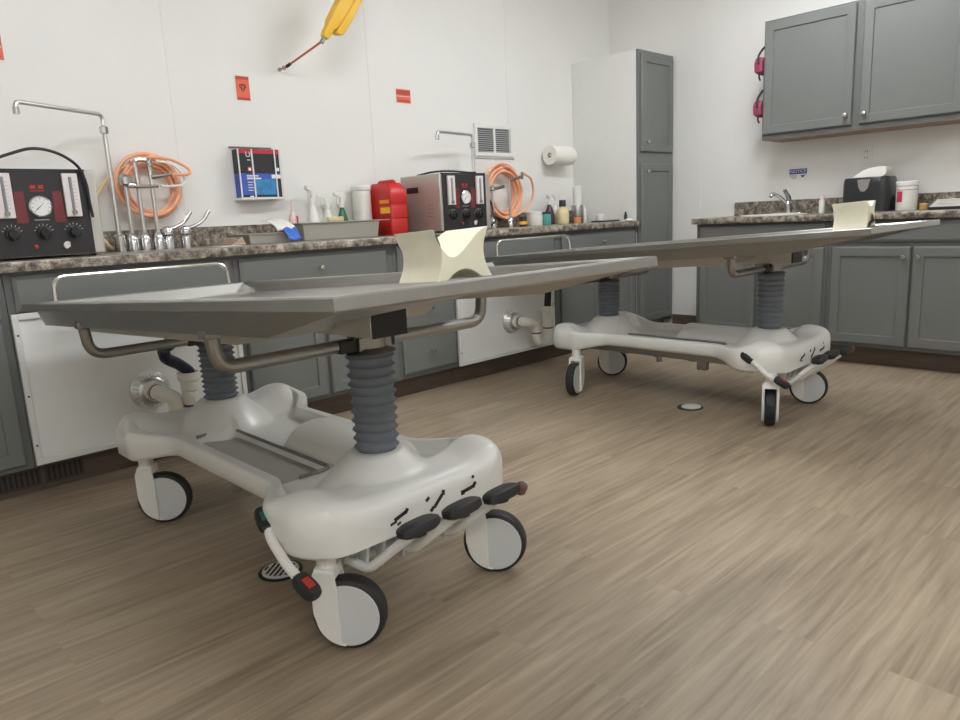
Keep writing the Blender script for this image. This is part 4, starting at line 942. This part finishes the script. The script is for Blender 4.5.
# yellow pendant tied back to the wall
def pend():
    t = thing('hoist_pendant', 'yellow hoist pendant hanging from above, tied back to the wall', 'hoist control', (-2.86, -0.30, 2.0))
    A = Vector((-2.945, -0.29, 1.968)); D = Vector((-2.735, -0.33, 2.300)); ax = (D - A).normalized()
    sx = Vector((1, 0, 0)); sx = (sx - ax * sx.dot(ax)).normalized(); sy = ax.cross(sx)
    def R(h, w0, w1, d):
        c = A + ax * h; w0 *= 0.85; w1 *= 0.85; return [c + sx * w0 - sy * d, c + sx * w1 - sy * d, c + sx * w1 + sy * d, c + sx * w0 + sy * d]
    mb = MB().loops([R(0.0, -0.020, 0.022, 0.018), R(0.03, -0.026, 0.026, 0.022), R(0.065, -0.026, 0.026, 0.024), R(0.09, -0.034, 0.036, 0.030), R(0.16, -0.036, 0.045, 0.032), R(0.40, -0.036, 0.045, 0.032), R(0.43, -0.02, 0.03, 0.022)])
    b = mb.build('pendant_body', 'yellow', t, bevel=0.006)
    mb = MB().loops([R(0.060, 0.034, 0.062, 0.026), R(0.075, 0.038, 0.090, 0.032), R(0.16, 0.044, 0.098, 0.034), R(0.30, 0.044, 0.096, 0.034), R(0.34, 0.044, 0.06, 0.03)]); mb.build('button_housing', 'yellow', b, bevel=0.008)
    mb = MB(); p = A + ax * 0.235 - sx * 0.030; mb.lathe([(0.014, 0), (0.014, 0.014), (0.010, 0.018)], p, -sx, 14); mb.build('side_button', 'rubber', t)
    mb = MB(); p = A + ax * 0.335 + sx * 0.05 - sy * 0.03; mb.lathe([(0.018, 0), (0.017, 0.016), (0.012, 0.02)], A + ax * 0.315 + sx * 0.050, (sx * 0.6 + ax).normalized(), 14); mb.build('top_button', 'rubber', t)
    MB().tube(spline([A + ax * 0.43, A + ax * 0.50, (-2.62, -0.40, 2.55), (-2.58, -0.42, H - 0.002)], 8), 0.009, 10).build('cable', 'blackhose', t)
    MB().cyl(A - ax * 0.03, A + ax * 0.002, 0.011, n=12).build('end_ring', 'steeld', t)
    w = Vector((-3.062, -0.001, 1.846))
    t2 = thing('tie_cord', 'thin red cord from the wall hook to the yellow pendant', 'cord', w)
    MB().tube([A - ax * 0.02, w + Vector((0.004, -0.05, 0.0))], 0.0058, 8).build('cord', 'cordr', t2)
    mb = MB(); mb.cyl(w, w + Vector((0, -0.045, 0)), 0.004, n=8); mb.tube(arc(w + Vector((0, -0.050, 0)), 0.010, 0, 5.8, 12, (1, 0, 0), (0, 0, 1)), 0.003, 6); mb.lathe([(0.012, 0), (0.012, 0.003)], w, (0, -1, 0), 12); mb.build('wall_hook', 'steeld', t2)
    MB().cyl(w + Vector((0.010, -0.062, 0.006)), w + Vector((0.022, -0.085, 0.018)), 0.009, n=10).build('cord_end', 'blackhose', t2)
pend()

# ------------------------------------------------------------------ right wall things
t = thing('sink_faucet', 'chrome lever faucet on the right counter', 'faucet', (-0.13, -1.60, ZC))
MB().box((-0.165, -1.70, ZC), (-0.095, -1.50, ZC + 0.014)).build('deck_plate', 'chrome', t, bevel=0.006)
mb = MB(); mb.lathe([(0.026, 0), (0.024, 0.05), (0.026, 0.06), (0.020, 0.075)], (-0.13, -1.60, ZC + 0.014), (0, 0, 1), 18); mb.build('faucet_body', 'chrome', t)
MB().tube(spline([(-0.13, -1.60, ZC + 0.06), (-0.155, -1.575, ZC + 0.10), (-0.19, -1.55, ZC + 0.130), (-0.225, -1.53, ZC + 0.143), (-0.24, -1.525, ZC + 0.122)], 6), 0.011, 12).build('spout', 'chrome', t)
MB().tube(spline([(-0.13, -1.60, ZC + 0.08), (-0.135, -1.605, ZC + 0.11), (-0.15, -1.590, ZC + 0.150), (-0.16, -1.585, ZC + 0.165)], 5), [0.017] * 8 + [0.013] * 8, 10).build('lever', 'steeld', t)
t = thing('hand_sink', 'white oval sink rim set in the right counter', 'sink', (-0.33, -1.60, ZC))
n = 40; ring = lambda a, b, z: [(-0.36 + a * math.cos(2 * pi * i / n), -1.60 + b * math.sin(2 * pi * i / n), ZC + z) for i in range(n)]
MB().loops([ring(0.165, 0.215, 0.0003), ring(0.165, 0.215, 0.006), ring(0.145, 0.195, 0.008), ring(0.125, 0.17, 0.001)], False, True).build('basin', 'milk', t)
jar('soap_bottle', -0.15, -1.836, J(0.019, 0.085), 'milk', 'slim white bottle by the faucet on the right counter', 'bottle', lid=(0.015, 0.026), lidm='pink', group=None)
t = thing('towel_dispenser', 'black paper towel dispenser on the right counter', 'towel dispenser', (-0.15, -2.125, ZC))
rings = []
for z, s in ((0, 1), (0.17, 1), (0.20, 0.985), (0.213, 0.94)):
    w, d = 0.136 * s, 0.11 * s; q = []
    for cx_, cy_, a0 in ((1, 1, 0), (-1, 1, pi / 2), (-1, -1, pi), (1, -1, 1.5 * pi)):
        for i in range(6):
            a = a0 + i * pi / 10; q.append((-0.145 + cx_ * (d - 0.05) + 0.05 * math.cos(a), -2.125 + cy_ * (w - 0.05) + 0.05 * math.sin(a), ZC + z))
    rings.append(q)
b = MB().loops(rings).build('dispenser_body', 'disp', t, smooth=40)
mb = MB(); mb.prism([(-0.2565, -2.085, ZC + 0.20), (-0.2565, -2.160, ZC + 0.20), (-0.2565, -2.148, ZC + 0.145), (-0.2565, -2.128, ZC + 0.125), (-0.2565, -2.108, ZC + 0.128), (-0.2565, -2.094, ZC + 0.15)], (0.003, 0, 0)); mb.build('smoky_window', 'dispg', b)
mb = MB(); mb.prism([(-0.2560, -2.05, ZC + 0.095), (-0.2560, -2.20, ZC + 0.095), (-0.2560, -2.185, ZC + 0.115), (-0.2560, -2.065, ZC + 0.115)], (0.002, 0, 0)); mb.build('front_slot', 'rubber', b)
mb = MB(); rings = []
for x_, k in ((-0.205, 0.0), (-0.198, 0.9), (-0.14, 1.0), (-0.095, 0.95), (-0.088, 0.2)):
    prof = [(-2.035, 0.0), (-2.05, 0.012), (-2.09, 0.042), (-2.13, 0.060), (-2.18, 0.066), (-2.228, 0.060), (-2.232, 0.042), (-2.222, 0.020), (-2.215, 0.0)]
    rings.append([(x_, y_, ZC + 0.2145 + (h_ * (0.35 + 0.65 * k))) for y_, h_ in prof])
mb.loops(rings)
tag(mb.build('folded_towel', 'paper', smooth=40), 'white paper towel sticking up from the black dispenser', 'paper towel')
t = thing('wipes_bucket', 'white bucket with magenta label right of the black dispenser', 'bucket', (-0.15, -2.342, ZC))
MB().lathe([(0.056, 0), (0.058, 0.005), (0.061, 0.145), (0.058, 0.148)], (-0.15, -2.342, ZC), (0, 0, 1), 28).build('bucket_body', 'milk', t)
MB().lathe([(0.064, 0), (0.064, 0.022), (0.058, 0.028)], (-0.15, -2.342, ZC + 0.149), (0, 0, 1), 28).build('lid', 'white', t)
mb = MB(); n = 10
A = [pi * 0.76 + (0.62) * i / n for i in range(n + 1)]
mb.loops([[(-0.15 + 0.0612 * math.cos(a), -2.342 + 0.0612 * math.sin(a), ZC + 0.050) for a in A], [(-0.15 + 0.0618 * math.cos(a), -2.342 + 0.0618 * math.sin(a), ZC + 0.115) for a in A]], False, False, closed=False)
mb.build('magenta_label', 'redl', t)
mb = MB(); mb.lathe([(0.0620, 0), (0.0622, 0.003)], (-0.15, -2.342, ZC + 0.122), (0, 0, 1), 28, cap=False); mb.build('label_line', 'redl', t)
jar('yellow_tin', -0.13, -2.432, J(0.022, 0.030), 'tin', 'small yellow tin right of the white bucket', 'tin', lid=(0.0225, 0.006), lidm='cream', group=None)
t = thing('clipboard', 'black clipboard at the right end of the right counter', 'clipboard', (-0.26, -2.64, ZC))
MB().box((-0.37, -2.82, ZC + 0.0003), (-0.14, -2.515, ZC + 0.016)).build('board', 'black', t, bevel=0.003)
mb = MB()
for i in range(7): mb.box((-0.36 + 0.004 * (i % 3), -2.81, ZC + 0.0165 + 0.006 * i), (-0.15 - 0.003 * i, -2.522 - 0.006 * i, ZC + 0.022 + 0.006 * i))
tag(mb.build('paper_stack', 'paper', bevel=0.001), 'stack of white papers lying on the black clipboard', 'paper')
# outlet and notice sticker
t = thing('wall_outlet', 'white double wall outlet above the black dispenser', 'outlet', (-0.001, -2.047, 1.215))
MB().box((-0.006, -2.085, 1.220), (-0.0006, -2.010, 1.335)).build('cover_plate', 'white', t, bevel=0.002)
for z in (1.258, 1.298):
    s_ = MB().box((-0.0085, -2.064, z - 0.015), (-0.0061, -2.031, z + 0.015)).build('socket', 'trim', t, bevel=0.001)
    MB().box((-0.0090, -2.056, z - 0.006), (-0.0086, -2.053, z + 0.008)).box((-0.0090, -2.042, z - 0.006), (-0.0086, -2.039, z + 0.008)).build('slots', 'ink', s_)
t = thing('notice_sign', 'small white notice sticker with blue header above the sink faucet', 'sticker', (-0.001, -1.607, 1.14))
F = Fr((-0.0006, 0, 0), (0, -1, 0), (-1, 0, 0)); mb = MB(); fbox(mb, F, 1.535, 1.680, 1.145, 1.232, 0.0, 0.0006); mb.build('sticker_sheet', 'white', t)
mb = MB(); fbox(mb, F, 1.547, 1.668, 1.187, 1.222, 0.0007, 0.0011); hb = mb.build('blue_header', 'noticeb', t)
lettering('NOTICE', 0.030, F(1.6075, 1.2045, 0.0016), (0, -1, 0), (0, 0, 1), 'white', hb)
mb = MB(); fbox(mb, F, 1.545, 1.600, 1.176, 1.180, 0.0007, 0.001); fbox(mb, F, 1.555, 1.600, 1.167, 1.171, 0.0007, 0.001); fbox(mb, F, 1.565, 1.598, 1.158, 1.162, 0.0007, 0.001); mb.build('grey_print', 'greyink', t)
mb = MB(); mb.prism([F(1.622, 1.180, 0.0007), F(1.640, 1.160, 0.0007), F(1.668, 1.186, 0.0007), F(1.640, 1.172, 0.0007)], F.n * 0.0006); mb.prism([F(1.625, 1.178, 0.0007), F(1.640, 1.160, 0.0007), F(1.658, 1.178, 0.0007)], F.n * 0.0004); mb.build('check_mark', 'noticeb', t)
# goggles hanging on the side of the wall cabinet
def goggles(z, label):
    x, y = -0.235, -1.4785
    t = thing('safety_goggles', label, 'goggles', (x, y, z), 'goggles hanging on the cabinet side')
    MB().lathe([(0.006, 0), (0.006, 0.030), (0.010, 0.032), (0.010, 0.036)], (x, y + 0.0005, z + 0.12), (0, 1, 0), 10).build('hook', 'nickel', t)
    R = lambda s, y_: [(x + s * a, y_, z + s * b) for a, b in ((-0.075, -0.040), (-0.020, -0.052), (0.0, -0.030), (0.020, -0.052), (0.075, -0.040), (0.082, 0.02), (0.06, 0.055), (-0.06, 0.055), (-0.082, 0.02))]
    MB().loops([R(0.9, y + 0.010), R(1.0, y + 0.022), R(1.0, y + 0.050), R(0.9, y + 0.066), R(0.82, y + 0.066)]).build('goggle_frame', 'magenta', t, bevel=0.003)
    MB().loops([R(0.81, y + 0.0655), R(0.78, y + 0.070)]).build('lens', 'dispg', t)
    mb = MB(); mb.tube(spline([(x - 0.085, y + 0.030, z + 0.01), (x - 0.06, y + 0.040, z + 0.07), (x, y + 0.022, z + 0.128), (x + 0.06, y + 0.040, z + 0.07), (x + 0.085, y + 0.030, z + 0.01)], 6), 0.007, 8); mb.build('strap', 'rubber', t)
    MB().tube(spline([(x - 0.03, y + 0.045, z - 0.04), (x - 0.035, y + 0.048, z - 0.065), (x - 0.03, y + 0.040, z - 0.09)], 5), 0.006, 8).build('strap_end', 'rubber', t)
    MB().tube(spline([(x + 0.03, y + 0.030, z - 0.04), (x + 0.03, y + 0.022, z - 0.08), (x + 0.025, y + 0.016, z - 0.13)], 5), 0.006, 8).build('strap_end', 'rubber', t)
goggles(1.90, 'upper of two pink goggles hanging on the wall cabinet side')
goggles(1.625, 'lower of two pink goggles hanging on the wall cabinet side')

# ------------------------------------------------------------------ ceiling lights and added fill
for (x, y, a, b) in ((-4.1, -2.05, 0.60, 0.16), (-1.5, -1.95, 0.68, 0.17), (-5.4, -5.2, 0.70, 0.18), (-1.9, -4.8, 0.30, 0.16)):  # last two are unseen fill lamps, added to brighten the near and left sides
    t = thing('ceiling_light', 'white wraparound ceiling light above the room, last two added as fill', 'ceiling light', (x, y, H - 0.001), 'ceiling lights')
    MB().box((x - a - 0.02, y - b - 0.02, H - 0.03), (x + a + 0.02, y + b + 0.02, H - 0.001)).build('light_frame', 'trim', t)
    MB().box((x - a, y - b, H - 0.11), (x + a, y + b, H - 0.0302)).build('diffuser', 'lamp', t, smooth=0)

# ------------------------------------------------------------------ world, camera, view
w = bpy.data.worlds.new('World'); S.world = w; w.use_nodes = True
w.node_tree.nodes['Background'].inputs[0].default_value = (0.8, 0.85, 0.9, 1); w.node_tree.nodes['Background'].inputs[1].default_value = 0.15
CX, CY, CZ = -5.21578713, -3.75158128, 0.99674569
yaw, pitch, roll, fpx = math.radians(43.671196), math.radians(-11.32043241), math.radians(-2.71776563), 714.48
fw = Vector((math.sin(yaw) * math.cos(pitch), math.cos(yaw) * math.cos(pitch), math.sin(pitch)))
rt = Vector((math.cos(yaw), -math.sin(yaw), 0)); up = rt.cross(fw)
r2 = rt * math.cos(roll) + up * math.sin(roll); u2 = up * math.cos(roll) - rt * math.sin(roll)
cam = bpy.data.cameras.new('camera'); co = bpy.data.objects.new('camera', cam); COL.objects.link(co)
mx = Matrix((r2, u2, -fw)).transposed().to_4x4(); mx.translation = (CX, CY, CZ); co.matrix_world = mx
cam.sensor_width = 36; cam.sensor_fit = 'HORIZONTAL'; cam.lens = fpx / 960 * 36; cam.clip_start = 0.02
S.camera = co
S.view_settings.view_transform = 'Standard'; S.view_settings.look = 'None'; S.view_settings.gamma = 1; S.view_settings.use_curve_mapping = False
S.view_settings.exposure = -0.15
S.cycles.use_denoising = True
S.cycles.max_bounces = 8; S.cycles.diffuse_bounces = 5
